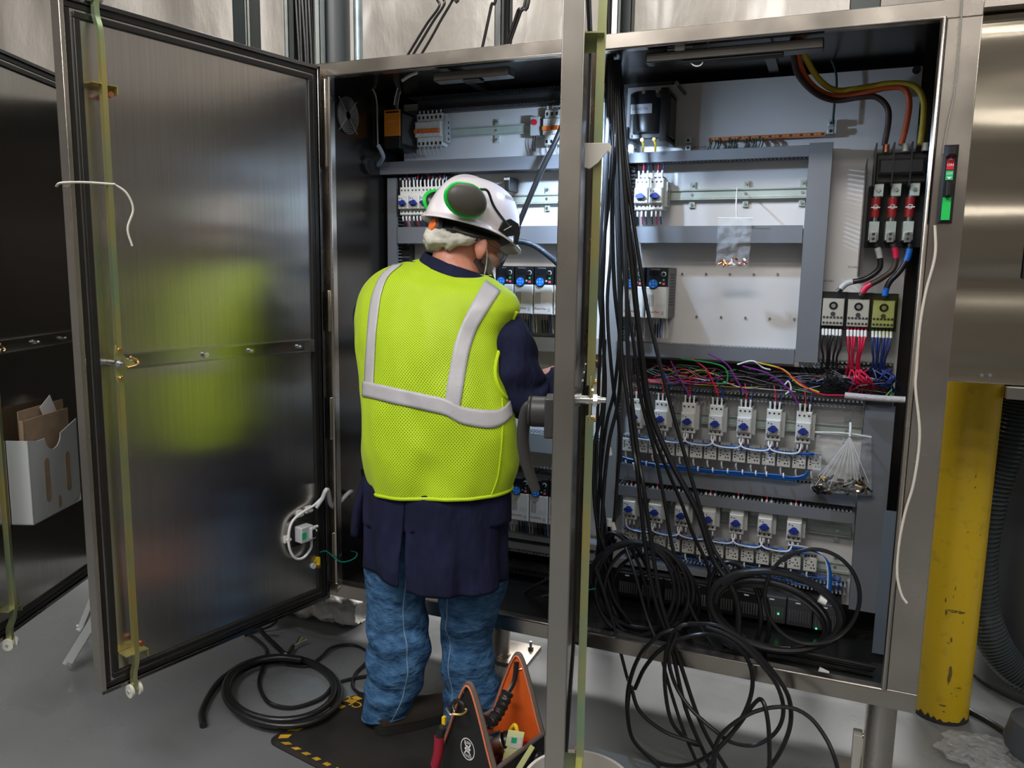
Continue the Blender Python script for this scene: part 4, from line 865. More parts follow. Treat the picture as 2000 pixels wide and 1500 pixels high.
# distribution blocks
for k, (a, mt, nm, side) in enumerate((((1604, 583, 1650, 638), BLK, 'black', 'left'), ((1653, 585, 1699, 640), WRED, 'red', 'middle'), ((1702, 587, 1749, 642), WNAVY, 'blue', 'right'))):
    p = rect(*a, .37); cx = (p[0]+p[1])/2; t = T('distribution_block', f'metal power distribution block with {nm} wires, {side} of three', 'terminal block', (cx, PY, p[2]))
    m = MB(); m.rbox(p[0]-.006, p[1]+.006, .39, PY, p[2]-.01, p[3]+.02, BLK, .003); m.build('base', t)
    m = MB(); m.rbox(p[0]+.003, p[1]-.003, .368, .39, p[2]+.003, p[3], mat('aluminium_block', (.68, .66, .58), .35, .6), .002); m.build('metal_block', t)
    m = MB(); zc_ = p[3]-.022; m.lathe([(.013, 0), (.013, .001), (.010, .001), (.010, 0)], (cx, .3678, zc_), INK, 20, (0, -1, 0)); m.cyl((cx, .3675, zc_), (cx, .3655, zc_), .007, ZBRIGHT, 14); m.cyl((cx, .3675, zc_-.025), (cx, .366, zc_-.025), .007, INK, 12)
    for r in range(2):
        for j in range(6): m.cyl((cx-.025+.010*j, .3678, p[2]+.012+.017*r), (cx-.025+.010*j, .3665, p[2]+.012+.017*r), .0038, INK, 10)
    m.build('screws', t)
    if k == 2: m = MB(); m.box(p[0]-.006, p[1]+.008, .360, .3605, p[2]-.01, p[3]+.02, mat('yellow_clear_film', (.75, .85, .05), .1, trans=1, alpha=.35)); m.build('yellow_cover', t)
    for j in range(6):
        x = cx-.025+.010*j; x2 = x+random.uniform(-.006, .006)
        m = MB(); m.tube([(x, .385, p[2]), (x+.001, .375, p[2]-.02), (x2, .37, p[2]-.06), (x2+(cx-x2)*.3, .39, p[2]-.10), (x2, .42, DD[2]-.02)], .0033, mt, 6); w_ = m.build('branch_wire', t)
        m = MB(); m.cyl((x, .377, p[2]-.008), (x+.001, .374, p[2]-.028), .0042, LABELW, 8); m.build('wire_marker', w_)
# wire fans below the slotted duct
for mt, px, tgt, nm in ((BLK, 1625, (1560, 1700), 'black'), (WRED, 1678, (1650, 1740), 'red'), (WNAVY, 1725, (1690, 1760), 'navy')):
    m = MB()
    for k in range(14):
        a = at(px+random.uniform(-20, 20), 722, y=.40); b = at(random.uniform(*tgt), random.uniform(760, 772), y=.42); c = at(px+random.uniform(-15, 25), 742, y=random.uniform(.36, .40))
        m.tube([a, c, b], .0022, mt, 5)
    one(m, f'{nm}_wires', f'fan of {nm} wires spreading below the short slotted duct', 'wires', kind='stuff')
# module rack at the bottom of the right bay
A, B = at(1205, 1130, y=.36), at(1640, 1235, y=.36); zt = (at(1205, 1110, y=.38).z+at(1640, 1172, y=.38).z)/2
t = T('module_rack', 'black row of control modules behind the coiled cables at the bottom', 'controller', ((A.x+B.x)/2, PY, .40))
m = MB(); m.box(.94, B.x, .38, PY, zt-.105, zt-.006, BLKM); m.build('rack_body', t, bevel=.002)
for k in range(9):
    a = .945+(B.x-.945)*k/9; m = MB(); m.rbox(a, a+.078, .362, .38, zt-.10, zt-.010, DUCTD if k > 5 else BLK, .002); mo = m.build('module', t)
    m = MB()
    for j in range(8): m.box(a+.006+j*.0085, a+.011+j*.0085, .3605, .362, zt-.085, zt-.045, mat('dull_module_grey', (.10, .10, .105), .5))
    m.box(a+.025, a+.040, .3605, .362, zt-.022, zt-.018, LABELW); m.build('terminal_slots', mo)
for px, py in ((1520, 1199), (1594, 1228)):
    c = at(px, py, y=.358); m = MB(); m.cyl((c.x, .3600, c.z), (c.x, .357, c.z), .0028, mat('green_led', (.05, .9, .2), .4, emit=2), 8); m.build('status_led', t)
m = MB(); m.box(xl, .85, .40, PY, .445, .47, mat('aluminium_bar', (.40, .42, .45), .4, .5)); m.box(xl, .85, .39, PY, .49, .51, MC['aluminium_bar']); m.box(.93, 1.25, .39, PY, .455, .475, MC['aluminium_bar']); one(m, 'bottom_bars', 'two pale metal bars along the bottom of the left bay', 'bar')
# leaning dark covers at the left bay wall behind the worker
for i, (P, y) in enumerate((([(668, 770), (706, 752), (716, 900), (690, 850)], .28), ([(668, 828), (678, 822), (716, 905), (716, 960), (700, 930)], .24), ([(690, 900), (716, 920), (716, 985), (705, 960)], .22))):
    pts = [at(*p, y=y+.02*j) for j, p in enumerate(P)]; m = MB(); n = len(pts)
    m.add(pts+[p+V((.002, .03, 0)) for p in pts], [tuple(range(n)), tuple(reversed(range(n, 2*n)))]+[(j, n+j, n+(j+1) % n, (j+1) % n) for j in range(n)], mat('dark_cover_plastic', (.06, .07, .085), .4))
    one(m, 'duct_cover', f'dark loose duct cover leaning in the left bay behind the worker, {("tallest","middle","lowest")[i]}', 'cover')
# clips and tools of the upper lip
m = MB(); c = at(1328, 96, y=.04)
t = T('door_switch', 'white door switch with a loose cord under the top frame of the right bay', 'switch', c)
m = MB(); m.cyl((c.x-.012, .04, c.z), (c.x+.014, .04, c.z), .012, WHITEP, 16); m.cyl((c.x, .04, c.z-.012), (c.x, .04, c.z-.02), .006, BRASS, 10); m.box(c.x-.035, c.x-.012, .038, .042, c.z-.002, c.z+.002, WHITEP); m.box(c.x+.012, c.x+.035, .038, .042, c.z+.002, c.z+.005, WHITEP); m.build('switch_body', t)
m = MB(); m.tube([at(px, py, y=.045) for px, py in ((1342, 105), (1347, 120), (1358, 129), (1370, 126), (1376, 110), (1382, 95), (1388, 90))], .0018, WWHITE, 6); m.build('cord', t)
m = MB(); m.tube([at(px, py, y=.08) for px, py in ((785, 158), (800, 148), (815, 142))], .005, GREYP, 8); one(m, 'lamp_plug', 'small white plug hanging under the top frame of the left bay', 'plug')
m = MB(); m.tube([at(770, 205, y=.36), at(772, 190, y=.35), at(777, 172, y=.33)], .0025, WWHITE, 6); one(m, 'white_wire', 'short white wire rising from the orange power supply', 'wire')
# ================================================================== HANGING CABLES, COILS, BAGS
m = MB(); a = at(1735, 900, y=.32); b = at(1712, 1180, y=.32)
def px_tube(P, y, r, mt=CABLE, n=8, jit=0.):
    m = MB(); L = len(P); pts = []
    for i, p in enumerate(P):
        yy = y[0]+(y[1]-y[0])*i/(L-1) if isinstance(y, tuple) else y
        pts.append(at(p[0], p[1], y=yy+random.uniform(-jit, jit)))
    m.tube(pts, r, mt, n); return m
HANG = [
 ('thin black cable hanging closest to the centre post, straight down', [(1190, 118), (1188, 220), (1186, 330), (1180, 500), (1172, 680), (1166, 850), (1164, 1000), (1176, 1100)], (.10, .16), .0055),
 ('black cable bowing left beside the centre post', [(1193, 118), (1194, 250), (1196, 300), (1188, 400), (1176, 520), (1180, 690), (1176, 800), (1160, 880), (1164, 1010), (1190, 1100)], (.12, .15), .006),
 ('black cable crossing from the bundle to the lower left coil', [(1196, 118), (1198, 260), (1196, 420), (1200, 560), (1212, 680), (1208, 780), (1190, 860), (1180, 950), (1176, 1060), (1195, 1160), (1230, 1215)], (.14, .16), .0065),
 ('black cable with a white marker at its left, near the lower motor starters', [(1199, 118), (1204, 300), (1212, 560), (1214, 690), (1228, 800), (1238, 880), (1245, 925), (1262, 1080), (1282, 1180), (1310, 1260), (1338, 1380), (1375, 1470), (1400, 1520)], (.16, -.06), .0065),
 ('black cable with the lowest white marker in front of the small relays', [(1202, 118), (1210, 300), (1222, 500), (1226, 680), (1236, 800), (1248, 900), (1257, 952), (1275, 1080), (1292, 1180), (1330, 1300), (1372, 1420), (1430, 1520)], (.17, -.06), .0065),
 ('thick black cable sweeping from the top bundle to the right coil', [(1205, 118), (1214, 300), (1232, 500), (1252, 680), (1270, 800), (1310, 900), (1362, 1000), (1392, 1090), (1425, 1140), (1442, 1190), (1440, 1270)], (.18, .10), .0095),
 ('slender black cable running diagonally past the lone drive', [(1207, 118), (1218, 290), (1238, 440), (1262, 590), (1284, 690), (1312, 800), (1338, 890), (1352, 940), (1385, 1050), (1405, 1090), (1440, 1140)], (.19, .12), .0065),
 ('black cable ending in the coil behind the mullion foot', [(1201, 118), (1208, 300), (1218, 520), (1240, 690), (1252, 780), (1278, 880), (1298, 980), (1316, 1080), (1350, 1190), (1392, 1260)], (.20, .12), .006),
 ('black cable leftmost in the sheaf behind the hook plate', [(1187, 118), (1182, 300), (1176, 420), (1170, 560), (1176, 640), (1182, 760), (1172, 900), (1180, 1010), (1184, 1070)], (.22, .2), .006),
 ('black cable second in the sheaf behind the hook plate', [(1191, 118), (1192, 300), (1194, 470), (1186, 600), (1196, 740), (1210, 850), (1204, 960), (1196, 1060)], (.23, .2), .006),
 ('black cable third in the sheaf behind the hook plate', [(1195, 118), (1200, 330), (1206, 480), (1210, 640), (1200, 760), (1184, 830), (1170, 960), (1170, 1080), (1190, 1190)], (.24, .2), .006),
 ('black cable rightmost in the sheaf at the transformer', [(1210, 118), (1222, 290), (1232, 380), (1240, 520), (1244, 620), (1250, 700), (1262, 790), (1280, 860), (1330, 980), (1352, 1040), (1380, 1100), (1396, 1160)], (.26, .2), .006),
 ('long thin black cable slanting out over the cabinet sill to the floor', [(1164, 1110), (1190, 1190), (1206, 1250), (1224, 1320), (1230, 1340), (1226, 1400), (1240, 1450), (1290, 1500)], (.04, -.06), .0055),
 ('black cable dropping from the sheaf straight over the sill', [(1222, 1068), (1240, 1120), (1262, 1200), (1285, 1260), (1310, 1350), (1340, 1440), (1380, 1530)], (.10, -.05), .0055),
]
for l, P, y, r in HANG:
    one(px_tube(P, y, r), 'black_cable', l, 'cable')
for (px, py, yy, dx) in ((1242, 910, .06, 3), (1255, 953, .075, 3), (1361, 995, .14, 8), (1190, 1020, .17, 0), (1197, 1028, .18, 4), (1190, 882, .22, 3)):
    A, B = at(px-dx/2, py-7, y=yy), at(px+dx/2, py+7, y=yy); m = MB(); m.cyl(A, B, .0095, LABELW, 12)
    one(m, 'cable_marker', f'white marker sleeve on a hanging black cable, {"high beside the upper relay row, left one" if py==910 else "just under the upper relay row, second one" if py==953 else "on the thick diagonal cable" if px==1361 else "low at the left, straight one" if px==1190 and py==1020 else "low at the left, tilted one" if px==1197 else "highest at the far left"}', 'marker')
m = MB(); m.tube([at(px, py, y=.30) for px, py in ((1119, 190), (1090, 265), (1050, 350), (1012, 440), (985, 500), (975, 522))], .0095, BLK, 12); m.cyl(at(1010, 440, y=.29), at(1003, 462, y=.29), .016, BLK, 12)
one(m, 'black_stay_rod', 'black rod slanting behind the helmet across the left bay', 'rod')
m = MB(); m.tube([at(px, py, y=.20+.02*i) for i, (px, py) in enumerate(((985, 478), (1008, 471), (1040, 478), (1072, 500), (1095, 522), (1110, 545), (1120, 575)))], .0095, mat('black_corrugated_hose', (.02, .03, .045), .35, bump=(240, .002)), 12)
one(m, 'black_hose', 'black ribbed hose arching in front of the worker face', 'hose')
m = MB(); m.tube([at(px, py, y=.28) for px, py in ((1095, 1105), (1070, 1130), (1035, 1150), (1008, 1172), (1025, 1180), (1060, 1165), (1100, 1158))], .006, CABLE, 8); one(m, 'black_cable', 'short black cable lying low in the left bay behind the handle door', 'cable')
def loop_pts(cx, cy, rx, ry, turns, a0, y0, y1, rot=0., drift=(0, 0), wob=.05, n=14, seed=0):
    rd = random.Random(seed); P = []; N = int(turns*n); ph = rd.random()*6
    for i in range(N+1):
        a = a0+math.tau*i/n; k = 1+wob*math.sin(a*.7+ph)+wob*.6*math.sin(a*1.3+ph*2); t = i/N
        x = rx*k*math.cos(a); y = ry*k*math.sin(a)
        px = cx+drift[0]*t+x*math.cos(rot)-y*math.sin(rot); py = cy+drift[1]*t+x*math.sin(rot)+y*math.cos(rot)
        P.append(at(px, py, y=y0+(y1-y0)*t+.012*math.sin(a*.5+ph)))
    return P
COILS = [
 ('coiled black cable at the lower left of the right bay, outer ring', 1252, 1142, 100, 82, 2.2, 2.8, .14, .18, .3, (4, 6), .005, .0085),
 ('coiled black cable at the lower left of the right bay, inner ring', 1240, 1150, 78, 92, 2.6, 3.4, .10, .14, -.1, (20, 6), .06, .0065),
 ('black cable loosely looped behind the lower left coil', 1275, 1160, 88, 74, 1.8, 4.2, .20, .22, .6, (0, 4), .06, .0065),
 ('narrow upright black cable loops at the far lower left', 1208, 1135, 42, 105, 2.5, 1.2, .16, .2, -.25, (34, 12), .06, .006),
 ('thick black cable coil at the lower right of the right bay, outer ring', 1522, 1192, 128, 74, 1.7, 3.5, .10, .12, .22, (0, 0), .05, .0105),
 ('black cable coil at the lower right of the right bay, inner ring', 1498, 1200, 112, 60, 2.4, 3.0, .12, .17, .30, (16, 8), .07, .0085),
 ('black cable loops between the two lower coils', 1432, 1185, 46, 84, 2.2, 1.0, .14, .2, -.15, (20, 10), .08, .0075),
 ('slender black cable loop at the lower right corner', 1590, 1160, 92, 92, 1.1, 3.6, .08, .09, .35, (0, 0), .05, .006),
]
for s, (l, cx, cy, rx, ry, tn, a0, y0, y1, rot, dr, wb, r) in enumerate(COILS):
    m = MB(); m.tube(loop_pts(cx, cy, rx, ry, tn, a0, y0, y1, rot, dr, wb, seed=s), r, CABLE, 8); one(m, 'cable_coil', l, 'cable')
FL = [
 ('large black cable loop hanging over the sill to the floor, left one', [(1330, 1228), (1290, 1240), (1250, 1280), (1228, 1340), (1226, 1400), (1240, 1450), (1290, 1490), (1350, 1492), (1410, 1455), (1455, 1390), (1470, 1330), (1455, 1280), (1410, 1245), (1360, 1240), (1300, 1262), (1262, 1300), (1240, 1345)], .0065),
 ('large black cable loop hanging over the sill to the floor, middle one', [(1360, 1218), (1325, 1225), (1304, 1260), (1298, 1330), (1312, 1410), (1350, 1450), (1365, 1452), (1300, 1430), (1250, 1390), (1232, 1340)], .006),
 ('large black cable loop hanging over the sill to the floor, right one', [(1345, 1218), (1400, 1222), (1450, 1250), (1500, 1300), (1535, 1350), (1545, 1390), (1540, 1430), (1520, 1475), (1490, 1515)], .0065),
 ('black cable ring below the sill joining the loops', [(1380, 1225), (1430, 1245), (1480, 1290), (1518, 1340), (1530, 1390), (1515, 1430), (1475, 1455), (1430, 1450), (1400, 1430), (1350, 1385), (1318, 1335), (1306, 1280), (1322, 1235)], .006),
 ('black cable arching from the knot of loops down to the right', [(1395, 1500), (1400, 1450), (1430, 1415), (1480, 1388), (1537, 1381), (1580, 1400), (1612, 1440), (1630, 1480), (1640, 1520)], .006),
 ('black cable running up from the floor between the loops', [(1502, 1520), (1503, 1470), (1500, 1410), (1490, 1370), (1475, 1372), (1440, 1420), (1405, 1460), (1380, 1510)], .006),
]
for i, (l, P, r) in enumerate(FL):
    m = MB(); m.tube([at(px, py, y=-.045-.018*i-.02*math.sin(j)) for j, (px, py) in enumerate(P)], r, CABLE, 8); one(m, 'black_cable', l, 'cable')
for k in range(7):
    y = .10+.03*k; P = [at(1420+k*6, 1235+k*3, y=y), at(1500, 1262+k*3.5, y=y), at(1580, 1276+k*4, y=y), at(1650, 1290+k*4.5, y=y), at(1712-k*3, 1303+k*3, y=y)]
    m = MB(); m.tube(P, .006, CABLE, 8); one(m, 'black_cable', 'black cable in the flat bundle lying on the cabinet floor at the right', 'cable', 'cables lying on the right cabinet floor')
m = px_tube([(1790, 640), (1786, 700)], .2, .001) if False else None
m = MB(); A, B = at(1600, 1168, y=.10), at(1614, 1175, y=.10); m.cyl(A, B, .013, LABELW, 14); one(m, 'cable_marker', 'white marker sleeve on the thick coil at the lower right', 'marker')
m = MB(); A = at(1609, 1304, y=.12); m.box(A.x-.014, A.x+.014, .09, .10, A.z-.006, A.z+.006, LABELW, Matrix.Rotation(.3, 3, 'Y')); one(m, 'cable_tag', 'white tag on the flat cable bundle near the cabinet sill', 'tag')
m = MB(); a = at(1712, 930, y=.30); b = at(1710, 1180, y=.30); m.box(1.775, 1.81, .27, .275, .345, .80, mat('blue_grey_panel', (.12, .15, .18), .4)); one(m, 'leaning_cover', 'blue grey strip leaning at the right cabinet wall behind the coils', 'cover')
m = MB(); m.tube([at(px, py, y=-.012) for px, py in ((1138, 1158), (1150, 1152), (1163, 1150))], .0022, WTEAL, 6); one(m, 'green_wire', 'short green earth wire at the hinge of the right door', 'wire')
# clear bags
FILM = mat('clear_bag_film', (.92, .94, .97), .04, alpha=.11, bump=(34, .03), spec=1.0)
def film(P, y, name, label, amp=.022, nx=22, nz=26, seed=1):
    """P: four photo corners tl, tr, br, bl"""
    A, B, C, D = [at(*p, y=y) for p in P]; vs = []; 
    for s in (-1, 1):
        for j in range(nz+1):
            for i in range(nx+1):
                u, v = i/nx, j/nz; p = A.lerp(B, u).lerp(D.lerp(C, u), v)
                belly = math.sin(math.pi*u)*(.004+.012*v)*s
                vs.append(p+V((0, belly+amp*noise.noise(V((u*4+seed, v*6, s*3))), .0)))
    fs = []; K = (nx+1)*(nz+1)
    for q in (0, K):
        for j in range(nz):
            for i in range(nx): a = q+j*(nx+1)+i; fs.append((a, a+1, a+nx+2, a+nx+1))
    m = MB(); m.add(vs, fs, FILM); return m, (A, B, C, D)
bag = T('parts_bag', 'small clear zip bag of brass fittings hanging in the right bay', 'plastic bag', at(1434, 520, y=.35))
m, c4 = film([(1402, 427), (1469, 427), (1462, 522), (1398, 521)], .355, '', ''); m.build('bag_film', bag)
m = MB(); A, B = at(1402, 426, y=.352), at(1470, 426, y=.352); m.tube([A, B], .0015, LABELW, 6, smooth=False); m.build('zip_seal', bag)
m = MB(); m.tube([at(1439, 424, y=.352), at(1438, 400, y=.352), at(1439, 375, y=.42), at(1440, 366, y=.455)], .0022, WWHITE, 6); m.build('hanging_tie', bag)
m = MB()
for k in range(46):
    c = at(random.uniform(1402, 1456), 518-abs(random.gauss(0, 5)), y=.355+random.uniform(-.006, .006)); d = V((random.uniform(-1, 1), random.uniform(-.4, .4), random.uniform(-1, 1))).normalized()*.006
    m.cyl(c-d, c+d, .0035, random.choice((COPPER, BRASS, mat('brown_fitting', (.25, .05, .015), .4), LABELW)), 8)
tag(m.build('brass_fittings'), 'loose brass and brown fittings at the bottom of the small clear bag', 'fittings', kind='stuff')
bag = T('parts_bag', 'large clear bag of black parts hanging low at the right', 'plastic bag', at(1640, 970, y=.34))
m, c4 = film([(1596, 842), (1702, 850), (1702, 968), (1582, 955)], .345, '', '', amp=.02, seed=5)
m.build('bag_film', bag)
m = MB(); m.tube([at(1592, 844, y=.34), at(1650, 846, y=.335), at(1702, 854, y=.34)], .0025, LABELW, 6); m.build('bag_top_fold', bag)
m = MB(); m.tube([at(1661, 826, y=.36), at(1661, 840, y=.335), at(1660, 852, y=.33)], .0035, LABELW, 6); m.build('hanging_tie', bag)
m = MB(); top = at(1660, 852, y=.335)
for k in range(16):
    b = at(1592+k*7, 945+random.uniform(-20, 12), y=.335+random.uniform(-.012, .012)); mid = top.lerp(b, .55)+V((random.uniform(-.004, .004), -.008, 0)); m.tube([top, mid, b], .0013, mat('film_crease', (.85, .87, .9), .15, alpha=.5), 4)
m.build('film_creases', bag)
m = MB()
for k in range(90):
    c = at(random.uniform(1588, 1698), 962-abs(random.gauss(0, 13)), y=.345+random.uniform(-.01, .01)); d = V((random.uniform(-1, 1), random.uniform(-.3, .3), random.uniform(-1, 1))).normalized()*.010
    m.cyl(c-d, c+d, .0045, BLK if k % 7 else BRASS, 6)
tag(m.build('black_parts'), 'heap of small black parts at the bottom of the large clear bag', 'parts', kind='stuff')
# ================================================================== FLOOR AND SURROUNDINGS
# bollard
BOLL = mat('yellow_bollard_paint', (.62, .42, .012), .38, noise=(26, 0, (.50, .34, .02)), band=(.28, .42), bump=(70, .0006))
bc = at(1836, 1396, z=0); bx, by, br = bc.x, bc.y+.02, .088
t = T('bollard', 'scuffed yellow steel bollard right of the cabinet', 'bollard', (bx, by, 0))
m = MB(); m.lathe([(br, .0), (br, 1.19), (br-.01, 1.21), (0, 1.215)], (bx, by, 0), BOLL, 48); m.build('post', t)
m = MB()
def scuff(px, py, w, h, seed):
    d = ray(px, py); o = EYE-V((bx, by, 0)); a = d.x**2+d.y**2; b = 2*(o.x*d.x+o.y*d.y); c = o.x**2+o.y**2-(br+.0006)**2; tt = (-b-math.sqrt(max(0, b*b-4*a*c)))/(2*a); p = EYE+d*tt
    ang = math.atan2(p.y-by, p.x-bx); rd = random.Random(seed); n = 14; P = []
    for i in range(n): g = math.tau*i/n; k = rd.uniform(.55, 1.1); P.append((ang+w*k*math.cos(g)/br, p.z+h*k*math.sin(g)))
    m.add([V((bx+(br+.0006)*math.cos(a_), by+(br+.0006)*math.sin(a_), z)) for a_, z in P], [tuple(range(n))], SCUFF)
SCUFF = mat('scuff_mark', (.16, .11, .02), .6)
for k, s in enumerate(((1848, 1196, .004, .012), (1862, 1194, .020, .006), (1878, 1197, .012, .006), (1847, 1172, .003, .010), (1881, 1216, .002, .008), (1855, 1320, .007, .035), (1841, 1378, .012, .004), (1843, 1390, .006, .003), (1873, 1344, .010, .003), (1858, 1250, .004, .012), (1852, 1256, .006, .002), (1858, 1355, .004, .002), (1905, 952, .003, .004), (1890, 1040, .006, .002), (1915, 1045, .002, .005), (1906, 930, .002, .006), (1866, 1150, .002, .010), (1862, 1166, .0015, .006), (1868, 1360, .003, .003))): scuff(*s, k)
m.build('scuffs', t)
m = MB(); n = 60; vs = []
for i in range(n): a = math.tau*i/n; h = .012+.016*abs(noise.noise(V((math.cos(a)*5, math.sin(a)*5, 1))))*2; vs += [(bx+(br+.001)*math.cos(a), by+(br+.001)*math.sin(a), 0), (bx+(br+.001)*math.cos(a), by+(br+.001)*math.sin(a), h)]
m.add(vs, [(2*i, 2*((i+1) % n), 2*((i+1) % n)+1, 2*i+1) for i in range(n)], mat('bare_worn_base', (.03, .03, .032), .6)); m.build('worn_base', t)
# wall box right
t = T('side_enclosure', 'stainless steel enclosure hanging above the yellow bollard at the right edge', 'cabinet', (2.3, .3, 1.2))
z0 = at(1900, 748, y=.2).z; z1 = at(1950, 26, y=.2).z; xs = at(1957, 400, y=.2).x; xl_ = at(1880, 400, y=.2).x
PST = mat('wavy_panel_steel', (.55, .49, .40), .16, 1, noise=(2, .12), bump=(2.2, .05), bdet=.6, stretch=(.22, .22, 2.4))
m = MB(); m.box(xl_, 2.75, .204, .43, z0, z1, PST); m.build('body', t, bevel=.003)
m = MB(); m.box(xs+.10, 2.745, .196, .2035, z0-.004, z1, PST); m.box(at(1990, 540, y=.2).x+.006, at(1990, 540, y=.2).x+.02, .194, .196, at(1990, 545, y=.2).z, at(1990, 478, y=.2).z, BLK); m.build('front_cover', t, bevel=.002)
m = MB()
for px in (1918, 1934): c = at(px, 733, y=.2); m.cyl((c.x, .204, c.z), (c.x, .199, c.z), .0045, ZBRIGHT, 10)
m.build('rivets', t)
m = MB(); m.box(xl_, 2.75, .15, .45, z1+.004, z1+.03, STEELH); one(m, 'shelf_angle', 'steel angle lying along the top of the right enclosure', 'bar')
m = MB(); m.box(1.93, 2.8, .5, .55, z1+.03, z1+.25, BLKM); one(m, 'dark_tray', 'black tray above the right enclosure', 'tray')
for k, px in enumerate((1942, 1982)): m = MB(); m.tube([at(px, 18, y=.4), at(px+14, -10, y=.4), at(px+30, -40, y=.4)], .0035, ZBRIGHT, 6); one(m, 'steel_cable', f'thin steel cable above the right enclosure, {("left","right")[k]} one', 'cable')
m = MB(); a = at(1962, 765, y=.62); m.box(a.x, 3.0, .58, .62, a.z-.018, a.z+.018, mat('pale_shelf', (.6, .6, .57), .5)); one(m, 'pale_rail', 'pale rail just below the right enclosure above the hose', 'rail')
# ribbed hose and the machine behind it
HOSE = mat('grey_ribbed_hose', (.045, .055, .06), .25)
P = [at(px, py, y=y) for px, py, y in ((1995, 740, .74), (1982, 800, .74), (1960, 890, .74), (1932, 980, .75), (1915, 1080, .77), (1918, 1180, .79), (1945, 1262, .80), (1990, 1312, .80), (2060, 1345, .80))]
PP = cat_pts(P, 44); 
m = MB(); m.tube(PP, lambda u: .052+.0055*math.sin(u*len(PP)*math.pi/2*1.0), HOSE, 22, smooth=False); one(m, 'ribbed_hose', 'thick grey ribbed hose curving behind the yellow bollard', 'hose')
m = MB(); c = at(2010, 1020, y=1.05); m.lathe([(.26, 0), (.30, .05), (.30, 1.0), (.22, 1.12), (0, 1.14)], (c.x+.12, 1.05, .0), mat('dark_tank', (.10, .105, .11), .4, .6), 48); one(m, 'steel_tank', 'dark grey round tank behind the ribbed hose', 'tank')
m = MB(); m.tube([at(px, py, z=.012) for px, py in ((1860, 1360), (1888, 1384), (1925, 1405), (1966, 1432), (2010, 1470))], .010, CABLE, 8); one(m, 'floor_cable', 'black cable on the floor right of the bollard', 'cable')
m = MB(); c = at(2000, 1440, z=.09); m.lathe([(.05, 0), (.085, .02), (.10, .08), (.085, .15), (.03, .18), (0, .18)], (c.x+.045, c.y, .0), mat('dark_round_case', (.05, .055, .065), .4), 32); one(m, 'round_case', 'dark round case on the floor in the bottom right corner', 'case')
CLEARW = mat('crinkled_clear_wrap', (.55, .57, .58), .10, alpha=.28, bump=(60, .02), spec=1.0)
def lump(c, sx, sy, sz, mt, name, label, cat, amp=.35, seed=0, rot=0.):
    m = MB(); nu, nv = 48, 24; vs = []
    for j in range(nv+1):
        f = math.pi*j/nv
        for i in range(nu):
            a = math.tau*i/nu; p = V((math.sin(f)*math.cos(a), math.sin(f)*math.sin(a), -math.cos(f)))
            k = 1+amp*noise.noise(p*2.3+V((seed, 0, 0)))+amp*.5*noise.noise(p*6+V((0, seed, 0)))
            q = rotz(rot) @ V((p.x*sx*k, p.y*sy*k, 0)); vs.append(V((c[0]+q.x, c[1]+q.y, max(.002, c[2]+p.z*sz*k))))
    m.add(vs, [(j*nu+i, j*nu+(i+1) % nu, (j+1)*nu+(i+1) % nu, (j+1)*nu+i) for j in range(nv) for i in range(nu)], mt); return one(m, name, label, cat)
c = at(1925, 1470, z=.03); lump((c.x, c.y, .025), .12, .09, .035, CLEARW, 'crumpled_wrap', 'crumpled clear wrap glittering on the floor at the bottom right', 'plastic wrap', .4, 3)
c = at(1905, 1345, z=.03); lump((c.x+.06, c.y+.25, .04), .10, .07, .05, CLEARW, 'crumpled_wrap', 'clear wrap on the floor behind the bollard foot', 'plastic wrap', .4, 8)
m = MB(); a = at(1668, 1415, y=.12); m.box(a.x, a.x+.025, .1, .14, 0, .16, mat('pale_bracket', (.42, .41, .37), .5)); m.cyl((a.x+.02, .12, .15), (a.x+.05, .12, .15), .008, ZBRIGHT, 8); one(m, 'pale_bracket', 'pale upright bracket beside the right cabinet leg', 'bracket', bevel=.002)
# plastic wrapped roll under the cabinet
WRAP = mat('white_film_roll', (.78, .76, .74), .22, coat=.6, noise=(14, .25), bump=(24, .012))
A, B = at(545, 1172, z=.05), at(706, 1197, z=.05); d = (B-A); m = MB(); N = 26; n = 26; vs = []
q = d.to_track_quat('Z', 'Y')
for i in range(N+1):
    for j in range(n):
        a = math.tau*j/n; p = A+d*(i/N); k = .052*(1+.5*noise.noise(V((i*.25, math.cos(a)*1.2, math.sin(a)*1.2)))+.25*noise.noise(V((i*.9, math.cos(a)*3, math.sin(a)*3))))
        w = p+q@V((k*math.cos(a), k*math.sin(a), 0)); w.z = max(.003, w.z); vs.append(w)
fs = [(i*n+j, i*n+(j+1) % n, (i+1)*n+(j+1) % n, (i+1)*n+j) for i in range(N) for j in range(n)]
c = len(vs); vs.append(B-d*.12); fs += [(N*n+j, N*n+(j+1) % n, c) for j in range(n)]
m.add(vs, fs, WRAP); one(m, 'plastic_roll', 'rolled up white plastic film lying on the floor under the left bay', 'plastic roll')
# steel channels and box behind the left door
WHM = mat('white_painted_channel', (.52, .55, .55), .4)
def channel(A, B, w, name, label):
    d = (B-A).normalized(); up = V((0, 0, 1)); s = d.cross(up).normalized(); nn = s.cross(d); L = (B-A).length; m = MB()
    m.M = Matrix((( *[s.x, d.x, nn.x], A.x), (*[s.y, d.y, nn.y], A.y), (*[s.z, d.z, nn.z], A.z), (0, 0, 0, 1)))
    m.box(-w/2, w/2, 0, L, 0, .003, WHM); m.box(-w/2, -w/2+.003, 0, L, 0, w*.6, WHM); m.box(w/2-.003, w/2, 0, L, 0, w*.6, WHM); m.cyl((0, .05, .003), (0, .05, .0045), .006, INK, 10)
    m.cyl((.0, .01, .0), (0, .01, .03), .008, ZBRIGHT, 8); m.cyl((w/2+.01, .012, .0), (w/2+.01, .012, .02), .007, ZBRIGHT, 8)
    return one(m, name, label, 'channel')
